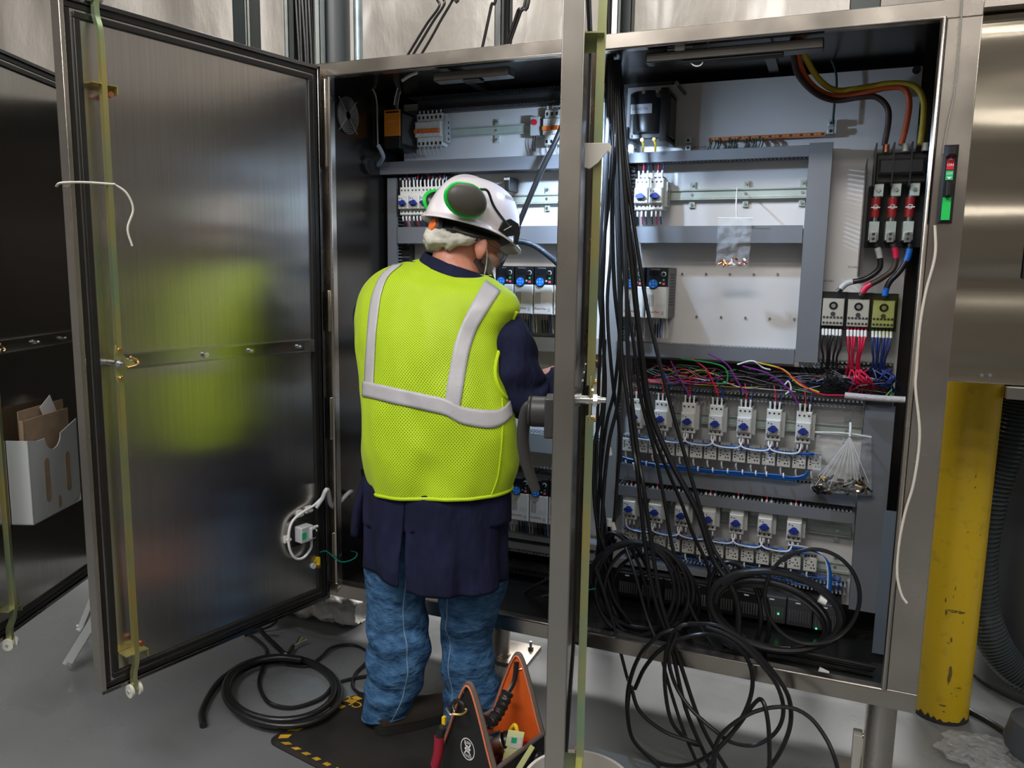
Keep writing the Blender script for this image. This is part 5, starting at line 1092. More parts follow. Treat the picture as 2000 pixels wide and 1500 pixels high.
channel(at(143, 1296, z=.02), at(232, 1150, z=.30), .055, 'steel_channel', 'white steel channel resting on the floor behind the left door, longer one')
channel(at(162, 1232, z=.02), at(205, 1125, z=.25), .035, 'steel_channel', 'thin white steel channel behind the longer one')
c = at(186, 1165, z=.06); m = MB(); m.box(c.x-.05, c.x+.35, c.y+.25, c.y+.55, 0, .17, mat('wood_block', (.34, .15, .06), .6, noise=(8, .3))); one(m, 'wooden_block', 'reddish wooden block on the floor behind the white channels', 'block', bevel=.003)
# floor coil at the left
def fl(P, r, k=0.): return [at(px, py, z=r+k+.003*i % .01) for i, (px, py) in enumerate(P)]
def fellipse(cx, cy, rx, ry, turns, a0, r, n=16, seed=1, wob=.03, rot=0.):
    P = []; rd = random.Random(seed); ph = rd.random()*6
    for i in range(int(turns*n)+1):
        a = a0+math.tau*i/n; k = 1+wob*math.sin(a*.6+ph); x, y = rx*k*math.cos(a), ry*k*math.sin(a)
        P.append(at(cx+x*math.cos(rot)-y*math.sin(rot), cy+x*math.sin(rot)+y*math.cos(rot), z=r+.018*i/n*(.8 if turns > 1.5 else .2)))
    return P
m = MB(); P = fl([(397, 1417), (396, 1385), (425, 1335), (470, 1300)], .011); P += fellipse(548, 1346, 106, 62, 2.2, -2.35, .011, seed=2); m.tube(P, .0115, CABLE, 10)
one(m, 'cable_coil', 'thick black cable coiled on the floor in front of the left door', 'cable')
m = MB(); m.tube(fellipse(550, 1350, 112, 66, 1.6, .5, .02, seed=5, rot=.05), .0105, CABLE, 10); one(m, 'cable_coil', 'second thick black cable ring lying on the floor coil', 'cable')
m = MB(); m.tube(fl([(478, 1235), (500, 1248), (520, 1270), (514, 1300), (506, 1330), (512, 1355), (530, 1375), (575, 1382), (630, 1362), (655, 1330)], .007), .007, CABLE, 8); one(m, 'black_cable', 'thin black cable winding inside the floor coil', 'cable')
m = MB(); m.tube(fl([(660, 1333), (690, 1325), (720, 1320), (760, 1318)], .006), .006, CABLE, 8); one(m, 'black_cable', 'thin black cable running from the floor coil behind the jeans', 'cable')
m = MB(); m.tube(fl([(560, 1298), (600, 1300), (625, 1285), (650, 1264), (690, 1260), (717, 1273), (716, 1292), (695, 1315), (688, 1338), (700, 1353), (716, 1356), (735, 1360)], .006), .006, CABLE, 8); one(m, 'black_cable', 'thin black cable snaking from the coil to the left foot', 'cable')
m = MB(); P = [at(px, py, z=z) for px, py, z in ((515, 1205, .12), (505, 1225, .06), (540, 1262, .03), (560, 1278, .02), (572, 1262, .02))]; m.tube(P, .009, CABLE, 8)
t = one(m, 'cable_end', 'black cable end with stripped wires lying beside the floor coil', 'cable')
for k, (dx, mt) in enumerate(((0, BLK), (6, WYEL), (11, WGRN), (14, GREYP))): m = MB(); m.tube([at(570, 1264, z=.02), at(580+dx/2, 1254, z=.025), at(585+dx, 1243+k*2, z=.03)], .002, mt, 5); m.build('stripped_wire', t)
m = MB(); P = [at(px, py, z=z) for px, py, z in ((548, 1200, .08), (530, 1222, .03), (490, 1235, .01), (478, 1240, .008))]; m.tube(P, .006, CABLE, 8); one(m, 'black_cable', 'black cable trailing under the lower edge of the left door', 'cable')
# anti-fatigue mat
MATB = mat('black_foam_mat', (.010, .010, .010), .75, noise=(7, 0, (.022, .020, .018)), band=(.45, .75), bump=(180, .0006), spec=.25); MATY = mat('yellow_mat_tape', (.62, .36, .02), .6, noise=(30, .35))
PX = [(0.125, -.062), (.98, -.135), (.90, -.60), (.012, -.425)]
def rounded(P, r, n=6):
    out = []
    for i, p in enumerate(P):
        p = V((*p, 0)); a = V((*P[i-1], 0)); b = V((*P[(i+1) % len(P)], 0)); u = (a-p).normalized()*r; v = (b-p).normalized()*r
        for k in range(n+1): t = k/n; out.append((p+u)*(1-t)**2+p*2*t*(1-t)+(p+v)*t*t)
    return out
O = rounded(PX, .05); cx_ = sum((p for p in O), V())/len(O)
t = T('floor_mat', 'black anti-fatigue mat with yellow hazard edging under the worker', 'mat', cx_)
m = MB(); n = len(O); I = [cx_+(p-cx_)*.955 for p in O]; up = V((0, 0, .014))
m.add([*O, *[p+V((0, 0, .004)) for p in O], *[p+up for p in I]], [tuple(range(n))]+[(k*n+i, k*n+(i+1) % n, (k+1)*n+(i+1) % n, (k+1)*n+i) for k in (0, 1) for i in range(n)]+[tuple(2*n+i for i in range(n))], MATB); m.build('foam_slab', t)
m = MB(); per = []; 
for i in range(n):
    a, b = I[i], I[(i+1) % n]; L = (b-a).length; per.append((a, b, L))
tot = sum(p[2] for p in per); s = 0
def onper(s, inset):
    s %= tot
    for a, b, L in per:
        if s <= L: p = a.lerp(b, s/L); return cx_+(p-cx_)*(1-inset)+V((0, 0, .0146))
        s -= L
    return I[0]+V((0, 0, .0146))
while s < tot:
    m.add([onper(s, .004), onper(s+.022, .004), onper(s+.032, .075), onper(s+.010, .075)], [(0, 1, 2, 3)], MATY); s += .047
m.build('hazard_edging', t)
m = MB(); lc = at(688, 1371, z=.0148); ax = (at(672, 1362, z=.0148)-at(705, 1380, z=.0148)).normalized(); ay = V((0, 0, 1)).cross(ax); m.text('CLC', lc, ax, ay, .048, MATY, .012); m.build('printed_lettering', t)
# bucket
b0 = at(1145, 1466, z=.29); bb = (b0.x+.02, b0.y-.132)
t = T('bucket', 'white plastic bucket at the bottom edge under the open right door', 'bucket', (*bb, 0))
m = MB(); m.lathe([(0, .004), (.105, .004), (.11, 0), (.127, .27), (.134, .275), (.134, .29), (.126, .29), (.125, .27), (.104, .012), (0, .012)], (*bb, 0), mat('white_bucket_plastic', (.72, .70, .67), .35), 56); m.build('pail', t)
# ---------------- tool bag
z2 = .225; zA_ = .43
N1, F1 = at(975, 1497, z=z2), at(1070, 1427, z=z2); a1, a2 = at(916, 1336, z=zA_), at(1014, 1276, z=zA_)
ax = ((F1-N1)+(a2-a1)); ax.z = 0; Ln = ((F1-N1).length+(a2-a1).length)/2; ax.normalize(); bx_ = V((ax.y, -ax.x, 0))
mid = (a1+a2)/2; mid.z = 0; hw = abs(((N1+F1)/2-mid).dot(bx_)); hw = min(max(hw, .09), .14)
TB = Matrix(((bx_.x, ax.x, 0, mid.x), (bx_.y, ax.y, 0, mid.y), (0, 0, 1, 0), (0, 0, 0, 1)))
t = T('tool_bag', 'black and orange open tool tote standing behind the bucket', 'tool bag', M=TB)
BAGB = mat('black_bag_fabric', (.013, .013, .014), .6, bump=(350, .0006)); BAGO = mat('orange_bag_lining', (.80, .13, .015), .6, noise=(7, .25), bump=(30, .001)); PIPE = mat('grey_bag_piping', (.13, .10, .09), .6); PIPO = mat('orange_piping', (.65, .20, .10), .5)
h = Ln/2
def lb(): q = MB(); q.M = TB; return q
prof = [(-hw, 0), (hw, 0), (hw, z2), (hw*.80, z2+.045), (hw*.50, z2+.12), (hw*.20, zA_-.02), (.0, zA_), (-hw*.20, zA_-.02), (-hw*.50, z2+.12), (-hw*.80, z2+.045), (-hw, z2)]
for s, nm in ((-1, 'near_end_panel'), (1, 'far_end_panel')):
    m = lb(); m.prism(prof, (0, -s*.006, 0), BAGB, (0, s*h, 0), (1, 0, 0), (0, 0, 1)); o = m.build(nm, t, bevel=.001)
    m = lb(); m.prism([(x*.96, z*.985+.002) for x, z in prof], (0, -s*.001, 0), BAGO, (0, s*(h-.0065), 0), (1, 0, 0), (0, 0, 1)); m.build('orange_lining', o)
    m = lb(); m.tube([(x, s*h-s*.003, z) for x, z in prof[2:]], .0065, PIPE, 8, k=4); m.build('edge_binding', o)
    m = lb(); m.tube([(x*.97, s*h+(-.006 if s < 0 else -.010), z-.004) for x, z in prof[2:]], .0028, PIPO, 6, k=4); m.build('orange_piping', o)
for s in (-1, 1):
    m = lb(); m.box(s*hw-.003, s*hw+.003, -h, h, 0, z2, BAGB); o = m.build('side_panel', t); m = lb(); m.tube([(s*hw, -h, z2), (s*hw, h, z2)], .0065, PIPE, 8, smooth=False); m.build('edge_binding', o)
    m = lb(); m.box(s*hw-.0045*s, s*hw-.003*s, -h+.01, h-.01, .01, z2-.008, BAGO); m.build('orange_lining', o)
m = lb(); m.box(-hw, hw, -h, h, .004, .012, BAGB); m.build('bag_floor', t)
m = lb(); yy = -h-.0008; cz = .245
N = 36; ri = .031; ex = .8
m.add([(x, yy, z) for rr in (ri, ri-.003) for x, z in [(rr*ex*math.cos(math.tau*i/N)-.002, cz+rr*math.sin(math.tau*i/N)) for i in range(N)]], [(i, (i+1) % N, N+(i+1) % N, N+i) for i in range(N)], LABELW)
m.text('KLEIN', (-.002, yy, cz+.018), (.8, 0, 0), (0, 0, 1), .011, LABELW, .02); m.text('TOOLS', (-.002, yy, cz-.020), (.8, 0, 0), (0, 0, 1), .011, LABELW, .02)
for a in (.6, 2.5, -.6, 3.75): m.prism([(-.003, 0), (.003, 0), (.0015, .018), (-.0015, .018)], (0, -.0002, 0), LABELW, (-.002, yy, cz), (math.cos(a), 0, math.sin(a)), (-math.sin(a), 0, math.cos(a)))
m.box(-.010, .006, yy-.0002, yy, cz-.008, cz+.008, LABELW, Matrix.Rotation(.6, 3, 'Y')); m.build('round_logo', t)
m = lb(); m.box(hw+.0035, hw+.0045, -.035, .03, .07, .115, mat('orange_patch', (.75, .18, .03), .5)); m.text('KLEIN', (hw+.005, 0, .092), (0, 1, 0), (0, 0, 1), .016, BAGB, .01); m.build('orange_patch', t)
m = lb(); m.tube([(0, h-.012, zA_-.02), (.004, h*.75, zA_-.07), (.0, h*.5, zA_-.10)], .007, BLK, 8, flat=.4); m.tube([(0, -h+.01, zA_-.035), (0, -h*.62, zA_-.115)], .007, BLK, 8, flat=.4, smooth=False); m.build('strap', t)
m = lb(); m.tube([(0, h*.55, zA_-.095), (0, h*.2, zA_-.135), (0, -h*.2, zA_-.15), (0, -h*.66, zA_-.115)], lambda u: .0165+.0018*math.sin(u*60), BLK, 14, k=14); m.build('grip', t)
for s in (-1, 1):
    m = lb(); m.tube([(-.016, s*h, zA_-.01), (-.018, s*h, zA_-.03), (-.010, s*(h-.01), zA_-.04), (.010, s*(h-.01), zA_-.04), (.018, s*h, zA_-.03), (.016, s*h, zA_-.01)], .0022, ZBRIGHT, 6); m.build('steel_ring', t)
m = lb(); m.ell((hw+.012, h*.6, .15), .014, .022, .045, BLK); m.build('buckle', t)
def tl():
    q = MB(); q.M = TB @ Matrix.Translation((0, 0, .045)); return q
m = tl(); m.cyl((-.02, -h*.35, .16), (.035, -h*.0, .185), .030, mat('brushed_cup', (.5, .49, .48), .3, 1), 24); m.cyl((.035, -h*.0, .185), (.05, h*.12, .188), .026, BLK, 24); one(m, 'hole_saw', 'silver cylinder tool with black end lying in the tote', 'tool', bevel=.002)
m = tl(); m.tube([(.02, h*.3, .12), (.012, h*.45, .17), (.03, h*.5, .205), (.045, h*.45, .18), (.05, h*.35, .13)], .006, mat('tool_yellow', (.85, .55, .02), .4), 10); one(m, 'yellow_hook', 'curved yellow tool handle standing in the tote', 'tool')
FILMY = mat('yellow_packet', (.70, .72, .10), .3, noise=(9, 0, (.6, .68, .55))); 
m = tl(); m.prism([(-.02, 0), (.03, 0), (.035, .12), (-.01, .125)], (0, .004, .01), FILMY, (.055, -h*.1, .10), (.8, .55, 0), (.1, 0, 1)); m.prism([(-.0, .085), (.03, .082), (.033, .118), (-.005, .12)], (0, -.0006, 0), PAPER, (.055, -h*.1-.001, .10), (.8, .55, 0), (.1, 0, 1)); m.prism([(.004, .10), (.018, .099), (.019, .115), (.004, .116)], (0, -.0006, 0), GREEN, (.055, -h*.1-.002, .10), (.8, .55, 0), (.1, 0, 1)); one(m, 'yellow_packet', 'yellow and white packet with a green mark standing in the tote', 'packet')
m = tl(); m.prism([(0, 0), (.022, 0), (.03, .12), (.012, .13)], (0, .003, .0), FILMY, (.075, -h*.35, .10), (.7, .4, 0), (.35, .2, .9)); one(m, 'yellow_packet', 'second yellow packet leaning at the right side of the tote', 'packet')
m = tl(); m.tube([(-.03, -h*.5, .12), (.0, -h*.4, .17)], .012, mat('tool_yellow', (.85, .55, .02), .4), 10, smooth=False); one(m, 'yellow_tool', 'yellow tool body under the silver cylinder in the tote', 'tool')
for k, (x, y, z, mt, nm) in enumerate(((-.01, h*.2, .12, WRED, 'red'), (.02, h*.6, .11, WRED, 'red'), (.05, -h*.6, .10, ORNG, 'orange'), (.01, -h*.2, .09, BLK, 'black'), (.07, h*.4, .11, BLK, 'black'), (.02, -h*.75, .10, ORNG, 'orange'))):
    m = tl(); m.tube([(x, y, z-.05), (x+.01, y+.01, z), (x+.018, y+.02, z+.04)], lambda u: .009+.003*math.sin(u*3.1), mt, 10); one(m, 'screwdriver', f'{nm} tool handle sticking up inside the tote, {ORD3[k]} of six', 'screwdriver', 'tool handles in the tote')
m = tl(); m.box(-hw+.01, hw-.01, -h+.01, h-.01, .0, .09, mat('dark_tool_heap', (.03, .025, .022), .6, bump=(40, .01))); one(m, 'dark_tools', 'dark jumble of tools at the bottom of the tote', 'tools', kind='stuff')
m = MB(); m.tube([at(864, 1420, y=a1.y-.02), at(858, 1440, y=a1.y-.02)], .011, BLK, 12, smooth=False); m.tube([at(858, 1438, y=a1.y-.02), at(856, 1470, y=a1.y-.02), at(850, 1494, y=a1.y-.02)], .0135, mat('dark_red_grip', (.30, .01, .03), .4), 12); m.tube([at(850, 1492, y=a1.y-.02), at(851, 1500, y=a1.y-.02)], .010, PINK, 12, smooth=False)
one(m, 'screwdriver', 'dark red screwdriver handle in the outer left pocket of the tote', 'screwdriver')
m = MB(); m.tube([at(px, py, y=a1.y-.02) for px, py in ((871, 1383), (880, 1395), (888, 1392), (885, 1380))], .003, ZBRIGHT, 6); m.tube([at(px, py, y=a1.y-.03) for px, py in ((884, 1395), (900, 1395), (911, 1388), (908, 1384))], .003, BRASS, 6); m.tube([at(px, py, y=a1.y-.015) for px, py in ((880, 1390), (883, 1378), (893, 1368), (905, 1378), (906, 1388))], .006, BLK, 8)
one(m, 'carabiner', 'metal carabiner and black strap clipped to the tote rim', 'carabiner')
m = MB(); m.box(*sorted((at(872, 1410, y=a1.y).x, at(866, 1398, y=a1.y).x)), a1.y-.01, a1.y, at(870, 1412, y=a1.y).z, at(870, 1398, y=a1.y).z, MC['tool_yellow']); one(m, 'yellow_clip', 'small yellow clip hanging below the carabiner', 'clip')
# ================================================================== THE WORKER
SKIN = mat('skin', (.50, .22, .15), .45, noise=(14, .3, (.42, .13, .08)), bump=(120, .0004))
VEST = mat('hi_vis_vest_mesh', (.50, .76, .004), .65, sheen=.1, bump=(7, .035), bdet=1.5, stretch=(1, 1, .55))
nt = VEST.node_tree; b = nt.nodes['Principled BSDF']; tc = nt.nodes['Texture Coordinate']
vo = nt.nodes.new('ShaderNodeTexVoronoi'); vo.voronoi_dimensions = '2D'; vo.inputs['Scale'].default_value = 190; vo.inputs['Randomness'].default_value = .0
mp_ = nt.nodes.new('ShaderNodeMapping'); mp_.inputs['Rotation'].default_value = (0, 0, .785); mp_.inputs['Scale'].default_value = (1, 1.15, 1); nt.links.new(tc.outputs['UV'], mp_.inputs[0]); nt.links.new(mp_.outputs[0], vo.inputs['Vector'])
rp = nt.nodes.new('ShaderNodeValToRGB'); rp.color_ramp.elements[0].position = .22; rp.color_ramp.elements[1].position = .36; rp.color_ramp.elements[0].color = (.12, .22, .003, 1); rp.color_ramp.elements[1].color = (.52, .73, .004, 1)
nt.links.new(vo.outputs['Distance'], rp.inputs[0]); nt.links.new(rp.outputs[0], b.inputs['Base Color'])
VTRIM = mat('yellow_vest_trim', (.50, .68, .003), .6); REFL = mat('grey_reflective_tape', (.50, .49, .53), .4, noise=(18, .1), bump=(16, .004))
NAVY = mat('navy_coat_cloth', (.012, .015, .046), .9, noise=(12, .35), bump=(8, .04), bdet=3, stretch=(1.2, 1.2, .5), spec=.2); DENIM = mat('blue_denim', (.075, .18, .34), .9, noise=(26, 0, (.020, .065, .16)), band=(.30, .75), bump=(13, .03), bdet=5, stretch=(1, 1, 1.5), spec=.2)
THREAD = mat('pale_seam', (.16, .25, .36), .8); BOOT = mat('brown_suede', (.030, .021, .014), .85, noise=(14, .4)); SOLE = mat('dark_sole', (.010, .010, .010), .7)
HELM = mat('white_helmet_shell', (.78, .73, .78), .28, coat=.3); MUFF = mat('grey_ear_cup', (.075, .068, .062), .5, bump=(90, .0006)); HGRN = mat('bright_green_ring', (.01, .55, .06), .35)
HNET = mat('white_hair_net', (.70, .68, .60), .75, alpha=.88, noise=(26, .3), bump=(40, .004)); BNET = mat('sheer_beard_net', (.66, .62, .60), .7, alpha=.30, noise=(40, .3)); BEARD = mat('dark_beard', (.035, .022, .018), .9, bump=(90, .004)); OKN = mat('orange_knob', (.85, .16, .02), .45)
man = T('person', 'worker in yellow hi-vis vest, navy coat, jeans and white helmet at the left bay', 'person', (.50, -.18, 0))
def ring_loft(rows, NU=96, K=8, folds=None, p=1.0):
    """rows bottom to top: (xl, yl, xr, yr, cy, ay) photo silhouettes on the plane y=cy; returns point grid"""
    R = []
    for xl, yl, xr, yr, cy, ay in rows:
        L, Rr = at(xl, yl, y=cy), at(xr, yr, y=cy); R.append(((L+Rr)/2, (Rr-L)/2, ay))
    cs = cat_pts([r[0] for r in R], K); as_ = cat_pts([r[1] for r in R], K); bs = cat_pts([V((r[2], 0, 0)) for r in R], K)
    G = []
    for j, (c, a, bb) in enumerate(zip(cs, as_, bs)):
        row_ = []
        for i in range(NU):
            g = math.tau*i/NU; co, si = math.cos(g), math.sin(g)
            co = math.copysign(abs(co)**p, co); si = math.copysign(abs(si)**p, si)
            q = c+a*co+V((0, bb.x, 0))*si
            if folds: n = V((a.x*co, bb.x*si, 0)); n = n.normalized() if n.length else n; q = q+n*folds(q, g, j/(len(cs)-1))
            row_.append(q)
        G.append(row_)
    return G
def grid_mesh(mb, G, mt, closed=True, cap0=False, cap1=False):
    nu = len(G[0]); vs = [p for r in G for p in r]; fs = []
    for j in range(len(G)-1):
        for i in range(nu if closed else nu-1): fs.append((j*nu+i, j*nu+(i+1) % nu, (j+1)*nu+(i+1) % nu, (j+1)*nu+i))
    if cap0: fs.append(tuple(range(nu)))
    if cap1: fs.append(tuple((len(G)-1)*nu+i for i in range(nu)))
    mb.add(vs, fs, mt); return vs, fs
def fold(amp, sx, sz, seed, k2=.5):
    def f(q, g, t):
        a = noise.noise(V((q.x*sx, q.y*sx, q.z*sz+seed))); b_ = abs(noise.noise(V((q.x*sx*1.9+q.z*3, q.y*sx*1.9, q.z*sz*2.1+seed*2))))
        return amp*(a-k2*b_)
    return f
# --- head frame
fh = (RGT*math.cos(.50)+FWD*math.sin(.50)); fh.z = 0; fh.normalize(); pitch = .33
HF = (fh*math.cos(pitch)-V((0, 0, 1))*math.sin(pitch)).normalized(); HR = V((fh.y, -fh.x, 0)).normalized(); HU = HR.cross(HF).normalized()
HC = at(916, 482, y=-.06)
HM = Matrix(((HF.x, HR.x, HU.x, HC.x), (HF.y, HR.y, HU.y, HC.y), (HF.z, HR.z, HU.z, HC.z), (0, 0, 0, 1)))   # x forward, y his right, z up
def hp(x, y, z): return HM @ V((x, y, z))
R3 = HM.to_3x3()
# --- body: one continuous remeshed surface
m = MB()
m.ell(hp(0, 0, .035), .098, .077, .105, SKIN, R3); m.ell(hp(.035, 0, -.035), .062, .058, .072, SKIN, R3); m.ell(hp(.062, 0, -.075), .030, .034, .028, SKIN, R3)
m.ell(hp(.097, 0, -.012), .022, .012, .020, SKIN, R3); m.ell(hp(.093, 0, .012), .014, .010, .028, SKIN, R3)
m.ell(hp(.085, 0, -.05), .016, .024, .010, SKIN, R3)
for s in (-1, 1):
    m.ell(hp(.062, s*.040, -.015), .030, .024, .024, SKIN, R3)
    E_ = R3 @ Matrix.Rotation(-.18, 3, 'Y')
    E_ = R3 @ Matrix.Rotation(s*.75, 3, 'Z') @ Matrix.Rotation(-.2, 3, 'Y')
    m.ell(hp(-.004, s*.092, -.002), .022, .0065, .033, SKIN, E_); m.ell(hp(.004, s*.084, -.002), .014, .012, .024, SKIN, E_); m.ell(hp(.004, s*.088, -.030), .012, .007, .012, SKIN, E_)
nb = at(890, 575, y=-.13)
m.tube([nb-V((0, 0, .06)), nb+V((.01, .01, .03)), hp(-.035, 0, -.07), hp(-.03, 0, .0)], lambda u: .072-.010*u, SKIN, 20, k=5)
T0, T1 = at(852, 930, y=-.18), at(870, 600, y=-.14)
m.tube([T0, T0.lerp(T1, .5), T1], lambda u: .105+.02*u, SKIN, 20)
def limb(P, rs): m.tube(P, lambda u: rs[0]*(1-u)+rs[1]*u if len(rs) == 2 else (rs[0]*(1-2*u)+rs[1]*2*u if u < .5 else rs[1]*(2-2*u)+rs[2]*(2*u-1)), SKIN, 14, k=8)
RS, RE, RH = at(985, 660, y=-.10), at(1024, 762, y=-.10), at(1109, 722, y=.09)
limb([T1, RS, RE], (.05, .05, .042)); limb([RE, RE.lerp(RH, .5), RH], (.040, .035, .026))
LS, LE, LH = at(745, 590, y=-.13), V((.27, -.02, 1.12)), V((.46, .20, 1.16))
limb([T1, LS, LE], (.05, .05, .042)); limb([LE, LE.lerp(LH, .5), LH], (.040, .035, .026))
def hand(W_, D, side, up):
    D = D.normalized(); up = (up-D*up.dot(D)).normalized(); s = D.cross(up)*side
    m.ell(W_+D*.045, .046, .018, .040, SKIN, Matrix((D, up, s)).transposed())
    for k, (o, L) in enumerate(((-.030, .066), (-.010, .076), (.010, .072), (.029, .056))):
        b0 = W_+D*.080+s*o; m.tube([b0-D*.02, b0, b0+D*L*.45-up*.006, b0+D*L*.8-up*.022, b0+D*L*.92-up*.040], .0082, SKIN, 10, k=3)
    b0 = W_+D*.025-s*.036; m.tube([b0, b0-s*.022+D*.02, b0-s*.028+D*.045-up*.012, b0-s*.020+D*.062-up*.025], .0095, SKIN, 10, k=3)
hand(RH, RH-RE+V((0, .05, .03)), 1, V((0, -.3, 1))); hand(LH, LH-LE, -1, V((0, -.3, 1)))
HL = [at(778, 1110, y=-.18), at(777, 1260, y=-.19), at(760, 1400, y=-.20)]; HRr = [at(915, 1110, y=-.15), at(912, 1260, y=-.13), at(925, 1400, y=-.09)]
for P in (HL, HRr): limb([T0, P[0], P[1]], (.095, .072, .046)); limb([P[1], P[1].lerp(P[2], .5), V((P[2].x, P[2].y, .07))], (.045, .040, .032))
def footv(P, d): d = V(d).normalized(); m.ell((P.x+d.x*.06, P.y+d.y*.06, .05), .10, .032, .028, SKIN, Matrix(((d.x, -d.y, 0), (d.y, d.x, 0), (0, 0, 1))))
DL = V((.66, .75, 0)).normalized(); DRr = V((.35, .94, 0)).normalized(); footv(HL[2], DL); footv(HRr[2], DRr)
body = m.build('body', man, smooth=True)
md = body.modifiers.new('remesh', 'REMESH'); md.mode = 'VOXEL'; md.voxel_size = .0045; md.use_smooth_shade = True
md = body.modifiers.new('soft', 'SMOOTH'); md.factor = .5; md.iterations = 4
# --- vest
VR = [(735, 948, 992, 958, -.20, .135), (716, 900, 1003, 905, -.20, .142), (709, 835, 1005, 838, -.20, .148), (707, 770, 1000, 770, -.19, .148), (703, 705, 985, 705, -.18, .145),
      (700, 655, 982, 655, -.165, .142), (701, 612, 1000, 622, -.15, .135), (711, 572, 1011, 602, -.14, .125), (733, 540, 1003, 578, -.13, .11), (765, 520, 985, 562, -.12, .09), (800, 511, 966, 548, -.11, .076), (826, 506, 958, 540, -.105, .068)]
fv = fold(.018, 6.5, 3.0, 3)
def vfold(q, g, t):
    k = min(1, max(0, (1-t)*1.6)); d = .012*math.sin((q.x*1.1-q.z*.75)*26+2*noise.noise(q*4))*k*max(0, noise.noise(V((q.x*2, 5, q.z*2)))+.25)
    return fv(q, g, t)*k+d
G = ring_loft(VR, 128, 10, vfold)
m = MB(); vvs, vfs = grid_mesh(m, G, VEST); vest = m.build('vest', man, nofix=True, solid=.003, ang=3)
uv = vest.data.uv_layers.new(name='weave'); per_ = 1.25; wv_ = .72
for pl in vest.data.polygons:
    k = [vest.data.loops[li].vertex_index for li in pl.loop_indices]; wrap = any(q % 128 == 127 for q in k) and any(q % 128 == 0 for q in k)
    for li, q in zip(pl.loop_indices, k): i_ = q % 128; uv.data[li].uv = (((i_+128) if wrap and i_ == 0 else i_)/128*per_, (q//128)/(len(G)-1)*wv_)
m = MB(); m.tube(G[0], .006, VTRIM, 8, True, smooth=False); m.tube(G[-1], .0025, VTRIM, 8, True, smooth=False); m.build('vest_trim', vest)
bv = BVHTree.FromPolygons([tuple(p) for p in vvs], vfs)
def hit(px, py, off=.004):
    d = ray(px, py).normalized(); h, n_, i, ds = bv.ray_cast(EYE, d)
    if h is None:
        h, n_, i, ds = bv.find_nearest(EYE+d*((V((.53, -.2, 1.1))-EYE).length-.03))
    if n_.dot(d) > 0: n_ = -n_
    return h+n_*off
def strip(A, B, name, mt, off=.0045, ns=5):
    L = 8; pa = cat_pts([V((*p, 0)) for p in A], L); pb = cat_pts([V((*p, 0)) for p in B], L); n = min(len(pa), len(pb)); G_ = []
    for i in range(n):
        G_.append([hit(*(pa[i].lerp(pb[i], k/ns).xy), off) for k in range(ns+1)])
    mm = MB(); grid_mesh(mm, G_, mt, closed=False); return mm.build(name, vest, nofix=True, solid=.0015, ang=3)
strip([(768, 519), (744, 541), (730, 573), (724, 600), (720, 640), (715, 715), (713, 765)], [(787, 517), (760, 541), (747, 573), (741, 608), (736, 653), (733, 715), (731, 765)], 'reflective_stripe', REFL)
strip([(948, 549), (920, 597), (901, 635), (888, 672), (880, 715), (874, 750), (870, 785)], [(977, 570), (952, 608), (933, 640), (920, 675), (911, 715), (905, 755), (899, 795)], 'reflective_stripe', REFL)
strip([(711, 744), (731, 748), (760, 754), (792, 761), (830, 769), (868, 778), (903, 794), (955, 801), (981, 796), (995, 780)], [(710, 774), (730, 778), (765, 787), (799, 794), (835, 802), (871, 811), (905, 828), (955, 836), (980, 829), (1000, 812)], 'reflective_waistband', REFL, .005)
m = MB(); m.tube([hit(*p, .004) for p in ((1007, 608), (994, 636), (979, 668), (969, 700), (966, 728), (971, 752), (981, 770), (987, 777))], .0055, VTRIM, 8); m.build('armhole_trim', vest)
m = MB(); m.tube([hit(*p, .002) for p in ((980, 778), (981, 830), (978, 880), (972, 930), (960, 965))], .0028, VTRIM, 6); m.build('side_seam', vest)
# --- coat
CR = [(722, 1068, 990, 1080, -.19, .145), (716, 1010, 994, 1020, -.19, .14), (718, 950, 994, 955, -.19, .132), (722, 890, 990, 890, -.19, .128), (720, 780, 985, 780, -.18, .130), (716, 660, 975, 665, -.16, .125), (722, 590, 990, 610, -.14, .11), (760, 530, 975, 570, -.12, .085), (806, 508, 962, 548, -.108, .07)]
G = ring_loft(CR, 96, 8, fold(.006, 7, 4, 9)); m = MB(); grid_mesh(m, G[8*1:], NAVY); coat = m.build('coat', man, nofix=True, solid=.003, ang=3)
